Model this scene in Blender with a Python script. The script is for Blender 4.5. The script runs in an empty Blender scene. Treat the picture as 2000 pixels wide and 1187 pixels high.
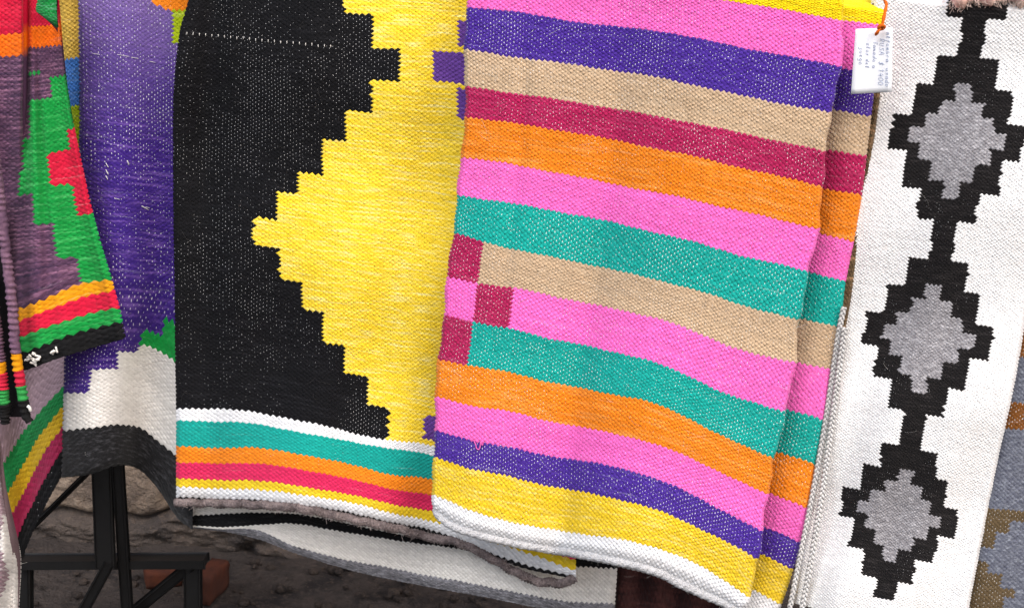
import bpy, bmesh, math, random
import numpy as np
from mathutils import Matrix, Vector

scene = bpy.context.scene
COL = scene.collection
R = math.radians
rng = np.random.default_rng(11)
random.seed(5)

# ------------------------------------------------------------------ camera
PITCH, ROLL = R(15.0), R(3.4)
CAM = np.array([0.0, 0.0, 1.30])
FPX = 2747.0                      # focal length in photograph pixels
fwd = np.array([0, math.cos(PITCH), -math.sin(PITCH)])
rt0 = np.array([1.0, 0, 0]); up0 = np.array([0, math.sin(PITCH), math.cos(PITCH)])
rt = math.cos(ROLL)*rt0 + math.sin(ROLL)*up0
up = -math.sin(ROLL)*rt0 + math.cos(ROLL)*up0
cd = bpy.data.cameras.new('camera'); co = bpy.data.objects.new('camera', cd); COL.objects.link(co)
m = Matrix.Identity(4)
for r in range(3):
    m[r][0], m[r][1], m[r][2], m[r][3] = rt[r], up[r], -fwd[r], CAM[r]
co.matrix_world = m
cd.sensor_fit = 'HORIZONTAL'; cd.sensor_width = 36.0; cd.lens = 36.0*FPX/2000.0
cd.clip_start = 0.05; cd.clip_end = 200
cd.dof.use_dof = True; cd.dof.focus_distance = 1.60; cd.dof.aperture_fstop = 18.0
scene.camera = co

# ------------------------------------------------------------------ sky, sun, exposure
SUN_EL, SUN_AZ = 48.0, -32.0      # soft light from above, behind the camera and to its left
w = bpy.data.worlds.new('World'); scene.world = w; w.use_nodes = True
wn = w.node_tree.nodes; wn.clear()
sky = wn.new('ShaderNodeTexSky'); sky.sky_type = 'NISHITA'; sky.sun_disc = False
sky.sun_elevation = R(SUN_EL); sky.sun_rotation = R(180+SUN_AZ)
sky.air_density = 1.0; sky.dust_density = 4.0; sky.ozone_density = 1.0
bg = wn.new('ShaderNodeBackground'); bg.inputs[1].default_value = 0.135
wo = wn.new('ShaderNodeOutputWorld')
w.node_tree.links.new(sky.outputs[0], bg.inputs[0]); w.node_tree.links.new(bg.outputs[0], wo.inputs[0])
sl = bpy.data.lights.new('sun', 'SUN'); sl.energy = 1.3; sl.angle = R(34); sl.color = (1.0, 0.965, 0.925)
so = bpy.data.objects.new('sun', sl); COL.objects.link(so); so.location = (-2, -3, 6)
az = R(180-SUN_AZ)
to_sun = Vector((math.sin(R(SUN_AZ))*math.cos(R(SUN_EL)), -math.cos(R(SUN_AZ))*math.cos(R(SUN_EL)), math.sin(R(SUN_EL))))
so.rotation_euler = to_sun.to_track_quat('Z', 'Y').to_euler()
scene.view_settings.view_transform = 'Standard'; scene.view_settings.look = 'None'
scene.view_settings.exposure = 0.90; scene.view_settings.gamma = 1.0
scene.view_settings.use_curve_mapping = False

# ------------------------------------------------------------------ placing helpers
YAW = R(14.0)                     # the line of rugs comes nearer towards the right
PN = np.array([-math.sin(YAW), -math.cos(YAW), 0.0])
PT = np.array([math.cos(YAW), -math.sin(YAW), 0.0])
P0 = CAM + 1.65*fwd
def rays(px, py):
    px = np.asarray(px, float); py = np.asarray(py, float)
    return fwd + ((px-1000)/FPX)[..., None]*rt - ((py-593.5)/FPX)[..., None]*up
def on_plane(px, py, d):
    """points of the hanging plane, d metres in front of it"""
    D = rays(px, py); t = ((P0-CAM)@PN + np.asarray(d, float))/(D@PN)
    return CAM + D*t[..., None]
def at(px, py, Y):
    D = rays(px, py); return CAM + D*(Y/D[..., 1])[..., None]
def on_floor(px, py, z):
    D = rays(px, py); return CAM + D*((z-CAM[2])/D[..., 2])[..., None]

# ------------------------------------------------------------------ objects
def empty(name, loc, label, cat, group=None):
    o = bpy.data.objects.new(name, None); COL.objects.link(o); o.location = Vector(loc)
    o.empty_display_size = 0.05; o['label'] = label; o['category'] = cat
    if group: o['group'] = group
    return o
def mesh_obj(name, verts, faces, mat, parent=None, smooth=True, uv=None, var=None, label=None, origin=None):
    me = bpy.data.meshes.new(name)
    verts = np.asarray(verts, np.float64)
    if parent is not None:
        off = np.zeros(3); p = parent
        while p is not None: off += np.array(p.location); p = p.parent
        verts = verts - off
    faces = np.asarray(faces)
    if faces.ndim == 2:
        n, k = faces.shape
        me.vertices.add(len(verts)); me.vertices.foreach_set('co', verts.astype(np.float32).ravel())
        me.loops.add(n*k); me.loops.foreach_set('vertex_index', faces.astype(np.int32).ravel())
        me.polygons.add(n); me.polygons.foreach_set('loop_start', np.arange(0, n*k, k, dtype=np.int32))
        if smooth: me.polygons.foreach_set('use_smooth', np.ones(n, dtype=bool))
        if uv is not None:
            l = me.uv_layers.new(name='UVMap'); l.data.foreach_set('uv', np.asarray(uv, np.float32)[faces.ravel()].ravel())
        me.update(calc_edges=True)
    if var is not None:
        a = me.attributes.new('yarn_var', 'FLOAT', 'POINT'); a.data.foreach_set('value', np.asarray(var, np.float32))
    me.materials.append(mat)
    o = bpy.data.objects.new(name, me); COL.objects.link(o); o.parent = parent
    if label: o['label'] = label
    return o
def bm_obj(name, bm, mat, parent=None, smooth=False, label=None):
    off = Vector((0, 0, 0)); p = parent
    while p is not None: off += p.location; p = p.parent
    bmesh.ops.translate(bm, verts=bm.verts, vec=-off)
    me = bpy.data.meshes.new(name); bm.to_mesh(me); bm.free()
    for f in me.polygons: f.use_smooth = smooth
    me.materials.append(mat); o = bpy.data.objects.new(name, me); COL.objects.link(o); o.parent = parent
    if label: o['label'] = label
    return o

# ------------------------------------------------------------------ materials
def lin(c):
    c = np.asarray(c, float)/255.0
    return np.where(c <= 0.04045, c/12.92, ((c+0.055)/1.055)**2.4)
GAIN = 0.80
def alb(c, g=None):
    v = np.clip(lin(c)*(GAIN if g is None else g), 0.004, 0.86); return (float(v[0]), float(v[1]), float(v[2]), 1.0)
class NT:
    def __init__(s, name):
        s.m = bpy.data.materials.new(name); s.m.use_nodes = True; s.t = s.m.node_tree; s.t.nodes.clear()
        s.out = s.t.nodes.new('ShaderNodeOutputMaterial'); s.b = s.t.nodes.new('ShaderNodeBsdfPrincipled')
        s.t.links.new(s.b.outputs[0], s.out.inputs[0])
    def put(s, sock, v):
        if isinstance(v, bpy.types.NodeSocket): s.t.links.new(v, sock)
        else: sock.default_value = v
    def math(s, op, a, b=0.0, c=0.0, clamp=False):
        n = s.t.nodes.new('ShaderNodeMath'); n.operation = op; n.use_clamp = clamp
        s.put(n.inputs[0], a); s.put(n.inputs[1], b); s.put(n.inputs[2], c); return n.outputs[0]
    def mix(s, f, a, b, mode='MIX'):
        n = s.t.nodes.new('ShaderNodeMix'); n.data_type = 'RGBA'; n.blend_type = mode
        s.put(n.inputs[0], f); s.put(n.inputs[6], a); s.put(n.inputs[7], b); return n.outputs[2]
    def vec(s, x, y, z=0.0):
        n = s.t.nodes.new('ShaderNodeCombineXYZ'); s.put(n.inputs[0], x); s.put(n.inputs[1], y); s.put(n.inputs[2], z); return n.outputs[0]
    def noise(s, v, scale=1.0, detail=2.0, rough=0.5):
        n = s.t.nodes.new('ShaderNodeTexNoise'); s.put(n.inputs['Vector'], v); n.inputs['Scale'].default_value = scale
        n.inputs['Detail'].default_value = detail; n.inputs['Roughness'].default_value = rough; return n.outputs[0]
    def smooth(s, v, lo, hi, a=0.0, b=1.0):
        n = s.t.nodes.new('ShaderNodeMapRange'); n.interpolation_type = 'SMOOTHSTEP'
        s.put(n.inputs[0], v); n.inputs[1].default_value = lo; n.inputs[2].default_value = hi
        n.inputs[3].default_value = a; n.inputs[4].default_value = b; return n.outputs[0]
    def bump(s, h, strength, dist):
        n = s.t.nodes.new('ShaderNodeBump'); n.inputs['Strength'].default_value = strength
        n.inputs['Distance'].default_value = dist; s.put(n.inputs['Height'], h); s.t.links.new(n.outputs[0], s.b.inputs['Normal'])
    def pos(s):
        return s.t.nodes.new('ShaderNodeNewGeometry').outputs['Position']

def yarn(name, c, light=None, mel=0.25, warp=0.5, seed=0.0, warp_c=(246, 242, 238), wide=0.40, sheen=0.06, dark=None, batchk=0.34, sx=0.10, fade=None, wvar=0.9, slub=0.28, wmix=0.78):
    """dyed wool weft over pale warp ends; UV counts warps and rows of the weave"""
    N = NT(name); t = N.t
    uvn = t.nodes.new('ShaderNodeUVMap'); uvn.uv_map = 'UVMap'
    sp = t.nodes.new('ShaderNodeSeparateXYZ'); t.links.new(uvn.outputs[0], sp.inputs[0]); x, y = sp.outputs[0], sp.outputs[1]
    at_ = t.nodes.new('ShaderNodeAttribute'); at_.attribute_name = 'yarn_var'; var = at_.outputs['Fac']
    base = alb(c); lt = alb(light) if light else tuple(min(0.86, v*1.25+0.02) for v in base[:3])+(1.0,)
    dk = alb(dark) if dark else tuple(v*0.72 for v in base[:3])+(1.0,)
    streak = N.noise(N.vec(N.math('MULTIPLY', x, sx), N.math('MULTIPLY', y, 0.85), seed), 1.0, 3.0, 0.6)
    batch = N.noise(N.vec(N.math('MULTIPLY', x, 0.02), N.math('MULTIPLY', y, 0.06), seed+9), 1.0, 2.0)
    fibre = N.noise(N.vec(N.math('MULTIPLY', N.math('ADD', x, N.math('MULTIPLY', y, 0.5)), 1.3), N.math('MULTIPLY', y, 2.6), seed+3), 1.0, 3.0, 0.7)
    f1 = N.math('MULTIPLY', N.smooth(streak, 0.46, 0.78), min(1.0, mel*2.2))
    f1 = N.math('ADD', f1, N.math('MULTIPLY', N.smooth(fibre, 0.55, 0.85), mel*0.9), clamp=True)
    f2 = N.math('ADD', N.math('MULTIPLY', N.smooth(streak, 0.50, 0.22), mel*1.3), N.math('MULTIPLY', N.smooth(fibre, 0.48, 0.2), mel*1.1), clamp=True)
    colr = N.mix(f2, base, dk); colr = N.mix(f1, colr, lt)
    if slub:     # slubs: pale thicker lengths of yarn running along a row
        sl2 = N.noise(N.vec(N.math('MULTIPLY', x, 0.045), N.math('MULTIPLY', y, 0.95), seed+31), 1.0, 1.0)
        lt2 = tuple(v*0.45+0.42 for v in lt[:3])+(1.0,)
        colr = N.mix(N.math('MULTIPLY', N.smooth(sl2, 0.66, 0.80), N.math('MULTIPLY', N.smooth(fibre, 0.35, 0.6), slub)), colr, lt2)
    if fade:     # faded dye plus painted light towards the top end: (colour, row where it ends)
        ff = N.smooth(N.math('ADD', y, N.math('ADD', N.math('MULTIPLY', batch, 60.0), N.math('MULTIPLY', streak, 45.0))), 50.0, fade[1]+50.0, 0.85, 0.0)
        colr = N.mix(ff, colr, alb(fade[0]))
    k = N.math('ADD', 0.80, N.math('ADD', N.math('MULTIPLY', var, 0.26), N.math('MULTIPLY', N.math('SUBTRACT', batch, 0.25), batchk)))
    colr = N.mix(1.0, colr, N.vec(k, k, k), 'MULTIPLY')
    if warp > 0:
        a = N.math('ADD', N.math('MULTIPLY', N.math('ADD', x, y), 0.5), 0.5)
        b = N.math('ADD', N.math('MULTIPLY', N.math('SUBTRACT', y, x), 0.5), 0.5)
        ra, rb = N.math('ROUND', a), N.math('ROUND', b)
        da, db = N.math('SUBTRACT', a, ra), N.math('SUBTRACT', b, rb)
        dx = N.math('SUBTRACT', da, db); dy = N.math('ADD', da, db)
        wnz = t.nodes.new('ShaderNodeTexWhiteNoise'); t.links.new(N.vec(ra, rb, seed), wnz.inputs['Vector'])
        show = N.noise(N.vec(N.math('MULTIPLY', x, 0.045), N.math('MULTIPLY', y, 0.022), seed+5), 1.0, 3.0, 0.6)
        show = N.math('ADD', N.math('ADD', N.math('MULTIPLY', wnz.outputs['Value'], 0.45), 0.15), N.math('MULTIPLY', N.math('SUBTRACT', show, 0.5), wvar))
        sz = N.math('MULTIPLY', N.smooth(show, 1.0-warp-0.40, 1.0-warp+0.30), wide)     # 0..wide
        e = N.math('ADD', N.math('POWER', N.math('DIVIDE', dx, 0.36), 2.0), N.math('POWER', N.math('DIVIDE', dy, 0.98), 2.0))
        lim = N.math('MULTIPLY', sz, sz)
        msk = N.math('MULTIPLY', N.math('LESS_THAN', e, lim), N.math('GREATER_THAN', sz, 0.12))
        colr = N.mix(N.math('MULTIPLY', msk, wmix), colr, alb(warp_c, 1.0))
    t.links.new(colr, N.b.inputs['Base Color'])
    N.b.inputs['Roughness'].default_value = 0.92
    N.b.inputs['Specular IOR Level'].default_value = 0.15
    N.b.inputs['Sheen Weight'].default_value = sheen; N.b.inputs['Sheen Roughness'].default_value = 0.5
    N.bump(fibre, 0.35, 0.0008)
    return N.m

def plain(name, c, rough=0.9, mel=0.3, scale=60.0, g=None, bump=0.3, bd=0.002, spec=0.2, metal=0.0, c2=None):
    N = NT(name); p = N.pos(); n1 = N.noise(p, scale, 5.0, 0.65); n2 = N.noise(p, scale*0.13, 3.0, 0.6)
    base = alb(c, g); d2 = alb(c2, g) if c2 else tuple(v*0.55 for v in base[:3])+(1.0,)
    cc = N.mix(N.math('MULTIPLY', N.smooth(n1, 0.35, 0.7), mel), base, d2)
    cc = N.mix(N.math('MULTIPLY', N.smooth(n2, 0.42, 0.66), mel), cc, d2)
    N.put(N.b.inputs['Base Color'], cc); N.b.inputs['Roughness'].default_value = rough
    N.b.inputs['Specular IOR Level'].default_value = spec; N.b.inputs['Metallic'].default_value = metal
    if bump: N.bump(n1, bump, bd)
    return N.m

_rev = {}
def reverse_mat():
    if 'm' in _rev: return _rev['m']
    N = NT('woven_reverse'); a = N.t.nodes.new('ShaderNodeAttribute'); a.attribute_name = 'dye'
    p = N.pos(); n1 = N.noise(p, 500.0, 3.0, 0.7)
    k = N.math('ADD', 0.7, N.math('MULTIPLY', n1, 0.5))
    N.put(N.b.inputs['Base Color'], N.mix(1.0, a.outputs['Color'], N.vec(k, k, k), 'MULTIPLY'))
    N.b.inputs['Roughness'].default_value = 0.95; N.b.inputs['Specular IOR Level'].default_value = 0.1
    N.bump(n1, 0.5, 0.002); _rev['m'] = N.m; return N.m

# ------------------------------------------------------------------ cloth nets
def hermite(T, q):
    T = np.asarray(T, float); n = len(T); q = np.asarray(q, float)
    M = np.zeros((n, n))
    for k in range(n):
        a, b = max(k-1, 0), min(k+1, n-1); M[k, b] += 1/(T[b]-T[a]); M[k, a] -= 1/(T[b]-T[a])
    qc = np.clip(q, T[0], T[-1])
    k = np.clip(np.searchsorted(T, qc, side='right')-1, 0, n-2); dt = T[k+1]-T[k]; s = (qc-T[k])/dt
    W = (s**3-2*s**2+s)[:, None]*dt[:, None]*M[k] + (s**3-s**2)[:, None]*dt[:, None]*M[k+1]
    ar = np.arange(len(q)); W[ar, k] += 2*s**3-3*s**2+1; W[ar, k+1] += -2*s**3+3*s**2
    ex = (q-qc)[:, None]; W += ex*np.where(ex < 0, M[0], M[-1])
    return W
class Net:
    """sheet of cloth: rows (v) of control points at columns (u), given where they stand in the photograph; depth(u, v) shapes its folds"""
    def __init__(s, U, V, P, depth):
        s.U = np.asarray(U, float); s.V = np.asarray(V, float); P = np.asarray(P, float)
        s.X, s.Y = P[..., 0], P[..., 1]; s.depth = depth
    def pix(s, u, v):
        Wu, Wv = hermite(s.U, u), hermite(s.V, v)
        return ((Wv@s.X)*Wu).sum(1), ((Wv@s.Y)*Wu).sum(1)
    def pts(s, u, v, h=0.0):
        px, py = s.pix(u, v); return on_plane(px, py, s.depth(u, v)) + PN*np.asarray(h)[..., None]
    def inv(s, pts):
        g = 60; uu, vv = np.meshgrid(np.linspace(s.U[0], s.U[-1], g), np.linspace(s.V[0], s.V[-1], g)); uu = uu.ravel(); vv = vv.ravel()
        gx, gy = s.pix(uu, vv); out = []
        for (x, y) in pts:
            i = np.argmin((gx-x)**2+(gy-y)**2); p = np.array([uu[i], vv[i]])
            for _ in range(12):
                qx, qy = s.pix(np.array([p[0], p[0]+1, p[0]]), np.array([p[1], p[1], p[1]+1]))
                J = np.array([[qx[1]-qx[0], qx[2]-qx[0]], [qy[1]-qy[0], qy[2]-qy[0]]])
                try: st = np.linalg.solve(J, [x-qx[0], y-qy[0]])
                except Exception: break
                p = p + np.clip(st, -40, 40)
            out.append(p)
        return np.array(out)
    def steps(s, pts):
        """stepped outline: its corners brought onto whole warps and rows"""
        q = s.inv(pts); n = len(q); o = q.copy()
        px = np.asarray(pts, float)
        for i in range(n):
            j = (i+1) % n; d = np.abs(px[j]-px[i])
            if d[0] > d[1]: o[i, 1] = o[j, 1] = (q[i, 1]+q[j, 1])/2
            else: o[i, 0] = o[j, 0] = (q[i, 0]+q[j, 0])/2
        return o
def rows_from_curves(curves, fr):
    P = []
    for c in curves:
        c = np.array(sorted(c), float); xs = c[0, 0]+np.asarray(fr)*(c[-1, 0]-c[0, 0])
        P.append(np.stack([xs, np.interp(xs, c[:, 0], c[:, 1])], 1))
    return P
def inside(poly, u, v):
    r = np.zeros(len(u), bool); n = len(poly)
    for i in range(n):
        (x1, y1), (x2, y2) = poly[i], poly[(i+1) % n]
        if y1 == y2: continue
        c = ((y1 > v) != (y2 > v)) & (u < (x2-x1)*(v-y1)/(y2-y1)+x1); r ^= c
    return r
def sm(x): x = np.clip(x, 0, 1); return x*x*(3-2*x)
def bumpf(x, c, w): return np.exp(-((x-c)/w)**2)

CELL_TOTAL = [0]
def weave(root, net, du, dv, u0, u1, v0, v1, regions, pattern, K=3, H=0.0015, tilt=0.75, jit=0.12, cull=None, edge_soft=0.35, frame=(-70, 2070, -60, 1250), tag=''):
    """weft floats as raised lozenges, one mesh for every colour field (a part of the rug)"""
    nu, nv = int(round((u1-u0)/du)), int(round((v1-v0)/dv))
    I, J = np.meshgrid(np.arange(nu+1), np.arange(nv+1)); I = I.ravel(); J = J.ravel()
    k = (I+J) % 2 == 0; I = I[k]; J = J[k]
    cu, cv = u0+I*du, v0+J*dv
    px, py = net.pix(cu, cv)
    k = (px > frame[0]) & (px < frame[1]) & (py > frame[2]) & (py < frame[3])
    if cull is not None: k &= ~cull(cu, cv, px, py)
    I, J, cu, cv = I[k], J[k], cu[k], cv[k]
    reg = pattern(cu, cv, I, J)
    k = reg >= 0; I, J, cu, cv, reg = I[k], J[k], cu[k], cv[k], reg[k]
    g = np.linspace(0, 1, K+1); pp, qq = np.meshgrid(g, g); pp = pp.ravel(); qq = qq.ravel()
    lx = pp-qq; ly = pp+qq-1; nvp = len(pp)
    sh = ((1-(2*pp-1)**2)**0.75)*((1-(2*qq-1)**2)**0.75)
    corner = ((np.abs(2*pp-1) > .99) & (np.abs(2*qq-1) > .99)).astype(float)
    ids = np.arange((K+1)**2).reshape(K+1, K+1)
    quad = np.stack([ids[:-1, :-1], ids[:-1, 1:], ids[1:, 1:], ids[1:, :-1]], -1).reshape(-1, 4)
    objs = {}
    rowv = rng.random(nv+2); rj = (rng.random(nv+7)-.5)*.42; cj = (rng.random(nu+7)-.5)*.30
    for rid in np.unique(reg):
        s = reg == rid; i, j = I[s], J[s]; n = len(i); CELL_TOTAL[0] += n
        x = i[:, None]+lx[None]; y = j[:, None]+ly[None]
        yy = y - tilt*lx[None]*sh[None]*1.2
        # uneven beat-up: rows and warps wander a little
        wx = x + jit*np.sin(y*0.37+1.3*np.sin(x*0.11))+0.5*jit*np.sin(x*0.9+y*1.7)
        wy = yy + 1.6*jit*np.sin(x*0.21+2.0*np.sin(y*0.07))+jit*np.sin(x*0.63-y*0.31)
        wy = wy+np.interp(y, np.arange(-3, nv+4), rj)*(1-0.5*np.cos(x*.05)**2); wx = wx+np.interp(x, np.arange(-3, nu+4), cj)
        wx = np.clip(wx, -edge_soft, nu+edge_soft); wy = np.clip(wy, -edge_soft, nv+edge_soft)
        hv = H*(0.45+0.75*rng.random(n)+0.35*rowv[np.clip(j, 0, nv+1)])[:, None]
        h = hv*sh[None]+0.42*H*corner[None]
        P = net.pts((u0+wx*du).ravel(), (v0+wy*dv).ravel(), h.ravel())
        F = (quad[None]+(np.arange(n)*nvp)[:, None, None]).reshape(-1, 4)
        var = np.repeat(0.6*rng.random(n)+0.4*rowv[np.clip(j, 0, nv+1)], nvp)
        r = regions[int(rid)]
        par = root if r.get('under') is None else objs.get(r['under'], root)
        objs[int(rid)] = mesh_obj(r['name'], P, F, r['mat'], par, True, np.stack([x.ravel(), y.ravel()], 1), var, r.get('label'))
    return objs

def reverse(root, net, u0, u1, v0, v1, dye, thick=0.007, n=30, name='reverse_side', back=0.0):
    """the other face of the cloth, closing it at its edges; dye(u, v) gives the colour of the weave there"""
    uu, vv = np.meshgrid(np.linspace(u0, u1, n), np.linspace(v0, v1, n)); u = uu.ravel(); v = vv.ravel()
    e = np.minimum(np.minimum(u-u0, u1-u)/(u1-u0), np.minimum(v-v0, v1-v)/(v1-v0))*n
    h = -0.0022-(thick-0.0022)*np.clip(e, 0, 1)**0.5
    P = net.pts(u, v, h); ids = np.arange(n*n).reshape(n, n)
    F = np.stack([ids[:-1, :-1], ids[1:, :-1], ids[1:, 1:], ids[:-1, 1:]], -1).reshape(-1, 4)
    o = mesh_obj(name, P, F, reverse_mat(), root)
    ca = o.data.color_attributes.new('dye', 'FLOAT_COLOR', 'POINT'); c = np.ones((n*n, 4), np.float32); c[:] = dye(u, v)
    ca.data.foreach_set('color', c.ravel()); return o
def dye_of(cols, pattern):
    tab = np.array([alb(c) for c in cols])
    def f(u, v):
        r = pattern(u, v, None, None); return tab[np.clip(r, 0, len(cols)-1)]
    return f

def tube(path, rad, seg=10, closed_ends=True, rib=None):
    path = np.asarray(path, float); n = len(path); rad = np.broadcast_to(np.asarray(rad, float), (n,))
    tan = np.gradient(path, axis=0); tan /= np.linalg.norm(tan, axis=1)[:, None]+1e-12
    ref = np.array([0.13, 0.9, 0.21]); V = []; a = np.linspace(0, 2*math.pi, seg, endpoint=False)
    for i in range(n):
        b = np.cross(tan[i], ref); b /= np.linalg.norm(b); c = np.cross(tan[i], b); r = rad[i]
        rr = r if rib is None else r*rib(i, a)
        V.append(path[i]+np.outer(np.cos(a)*rr, b)+np.outer(np.sin(a)*rr, c))
    V = np.concatenate(V); F = []
    for i in range(n-1):
        for j in range(seg):
            F.append((i*seg+j, i*seg+(j+1) % seg, (i+1)*seg+(j+1) % seg, (i+1)*seg+j))
    if closed_ends:
        c0 = len(V); V = np.vstack([V, path[0], path[-1]])
        for j in range(seg):
            F.append((c0, (j+1) % seg, j, j)) ; F.append((c0+1, (n-1)*seg+j, (n-1)*seg+(j+1) % seg, (n-1)*seg+(j+1) % seg))
    quads = [f for f in F if f[2] != f[3]]; tris = [f[:3] for f in F if f[2] == f[3]]
    return V, quads, tris
def poly_obj(name, V, F, mat, parent=None, smooth=True, label=None):
    me = bpy.data.meshes.new(name); off = np.zeros(3); p = parent
    while p is not None: off += np.array(p.location); p = p.parent
    me.from_pydata((np.asarray(V)-off).tolist(), [], [tuple(int(i) for i in f) for f in F]); me.update()
    for f in me.polygons: f.use_smooth = smooth
    me.materials.append(mat); o = bpy.data.objects.new(name, me); COL.objects.link(o); o.parent = parent
    if label: o['label'] = label
    return o
def tube_obj(name, path, rad, mat, parent=None, seg=10, rib=None, label=None):
    V, q, t = tube(path, rad, seg, True, rib); return poly_obj(name, V, q+t, mat, parent, True, label)
def spline(pts, n):
    pts = np.asarray(pts, float); T = np.concatenate([[0], np.cumsum(np.linalg.norm(np.diff(pts, axis=0), axis=1))])
    return hermite(T, np.linspace(0, T[-1], n))@pts
def join(parts):
    V = []; F = []; o = 0
    for v, q, t in parts:
        V.append(v); F += [tuple(i+o for i in f) for f in q+t]; o += len(v)
    return np.concatenate(V), F
def hairs(root, net, n, u0, u1, v0, v1, mat, length=(0.006, 0.02), rad=0.00006, edge=None):
    """loose wool fibres standing off the cloth"""
    parts = []
    for _ in range(n):
        u, v = random.uniform(u0, u1), random.uniform(v0, v1)
        if edge is not None: u, v = edge()
        p = net.pts(np.array([u]), np.array([v]), np.array([0.0012]))[0]
        L = random.uniform(*length); d = PT*random.uniform(-1, 1)+np.array([0, 0, 1])*random.uniform(-1, 1)
        d /= np.linalg.norm(d)+1e-9; s = np.cross(d, PN)*random.uniform(-1, 1)
        path = [p+d*L*f+s*L*0.6*f*f+PN*(0.0035*math.sin(f*3.0)) for f in np.linspace(0, 1, 5)]
        parts.append(tube(path, rad, 3, False))
    V, F = join(parts); o = poly_obj('loose_fibres', V, F, mat, root); o['kind'] = 'stuff'; return o

# ------------------------------------------------------------------ the setting: wall and floor
FLOOR_Z = float(at(np.array([380.]), np.array([1180.]), 2.14)[0, 2])
WALL_Y = float(on_floor(np.array([500.]), np.array([1072.]), FLOOR_Z)[0, 1])
def fbm(x, y, seed, octv=5, f0=1.0, gain=0.55):
    r = np.random.default_rng(seed); z = np.zeros_like(x); a = 1.0
    for o in range(octv):
        for _ in range(4):
            th = r.random()*6.28; ph = r.random()*6.28; f = f0*(2**o)*(0.7+0.6*r.random())
            z = z+a*np.sin(f*(x*math.cos(th)+y*math.sin(th))+ph+1.1*np.sin(f*0.6*(y*math.cos(th)-x*math.sin(th))+ph*2))*0.35
        a *= gain
    return z
def earth_mat(name, c1, c2, c3, scale):
    N = NT(name); p = N.pos()
    a = N.noise(p, scale, 6.0, 0.65); b = N.noise(p, scale*4.5, 5.0, 0.7); c = N.noise(p, scale*0.35, 3.0, 0.5)
    cc = N.mix(N.smooth(a, 0.38, 0.62), alb(c1), alb(c2)); cc = N.mix(N.math('MULTIPLY', N.smooth(b, 0.5, 0.72), 0.75), cc, alb(c3))
    cc = N.mix(N.math('MULTIPLY', N.smooth(c, 0.45, 0.62), 0.6), cc, alb(c1))
    N.put(N.b.inputs['Base Color'], cc); N.b.inputs['Roughness'].default_value = 0.95; N.b.inputs['Specular IOR Level'].default_value = 0.15
    N.bump(N.math('ADD', b, a), 0.9, 0.02); return N.m
wall_m = earth_mat('adobe', (164, 144, 126), (118, 104, 94), (188, 168, 148), 9.0)
floor_m = earth_mat('packed_dirt', (92, 83, 78), (60, 56, 55), (120, 104, 94), 22.0)
CR = float(at(np.array([450.]), np.array([1018.]), WALL_Y)[0, 2])-FLOOR_Z      # height of the crack above the base course
def wall_sheet(name, x0, x1, nx, z0, z1, nz, fn, mat):
    X, Z = np.meshgrid(np.linspace(x0, x1, nx), np.linspace(0, 1, nz)); lo, hi = z0(X), z1(X); Z = lo+(hi-lo)*Z
    V = np.stack([X, WALL_Y-fn(X, Z, lo, hi), FLOOR_Z+Z], -1).reshape(-1, 3); ids = np.arange(nx*nz).reshape(nz, nx)
    F = np.stack([ids[:-1, :-1], ids[:-1, 1:], ids[1:, 1:], ids[1:, :-1]], -1).reshape(-1, 4)
    o = mesh_obj(name, V, F, mat); o['kind'] = 'structure'; return o
def crack(X): return CR+0.010*np.sin(X*9)+0.007*np.sin(X*23+1)+0.004*np.sin(X*61)
wall_sheet('wall', -2.2, 2.2, 460, crack, lambda X: X*0+1.6, 300,
           lambda X, Z, lo, hi: 0.010*fbm(X, Z, 3, 7, 6.0, 0.62)-0.03*np.clip(fbm(X, Z, 8, 4, 15.0, .7)-.75, 0, 1)-0.02*bumpf(Z-lo, 0, .006), wall_m)
base_m = earth_mat('stone_base', (112, 100, 92), (76, 70, 68), (138, 120, 106), 15.0)
wall_sheet('wall_base', -2.2, 2.2, 460, lambda X: X*0-0.03, lambda X: crack(X)+0.004, 110,
           lambda X, Z, lo, hi: 0.012+0.020*fbm(X, Z, 5, 7, 8.0, 0.68)-0.04*np.clip(fbm(X, Z, 12, 4, 17.0, .7)-.5, 0, 1)-0.035*bumpf(hi-Z, 0, .010), base_m)
nx, ny = 420, 300
X, Y = np.meshgrid(np.linspace(-3, 3, nx), np.linspace(-1.5, WALL_Y+0.05, ny))
V = np.stack([X, Y, FLOOR_Z+0.006*fbm(X, Y, 21, 6, 7.0, 0.7)], -1).reshape(-1, 3)
ids = np.arange(nx*ny).reshape(ny, nx)
F = np.stack([ids[:-1, :-1], ids[:-1, 1:], ids[1:, 1:], ids[1:, :-1]], -1).reshape(-1, 4)
o = mesh_obj('ground', V, F, floor_m); o['kind'] = 'structure'
# rubble: small stones and crumbs of plaster lying along the foot of the wall
ico = bmesh.new(); bmesh.ops.create_icosphere(ico, subdivisions=1, radius=1.0); IV = np.array([v.co[:] for v in ico.verts]); IF = np.array([[v.index for v in f.verts] for f in ico.faces]); ico.free()
SV, SF = [], []
for k in range(900):
    x = random.uniform(-1.2, 0.5); y = WALL_Y-0.05-abs(random.gauss(0, .22)); s = 0.002+0.012*random.random()**5
    P = IV*np.array([1, random.uniform(.6, 1), random.uniform(.45, .8)])*s*(0.8+.4*rng.random((len(IV), 1)))
    c, q = math.cos(k), math.sin(k); P = P@np.array([[c, -q, 0], [q, c, 0], [0, 0, 1]]); P = P+np.array([x, y, FLOOR_Z+s*.3])
    SF.append(IF+len(IV)*k); SV.append(P)
o = mesh_obj('rubble', np.concatenate(SV), np.concatenate(SF), earth_mat('rubble_stone', (100, 88, 80), (70, 64, 62), (132, 114, 102), 40.0), smooth=False)
o['kind'] = 'stuff'; o['label'] = 'loose grit and small stones at the foot of the wall'; o['category'] = 'rubble'
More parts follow.
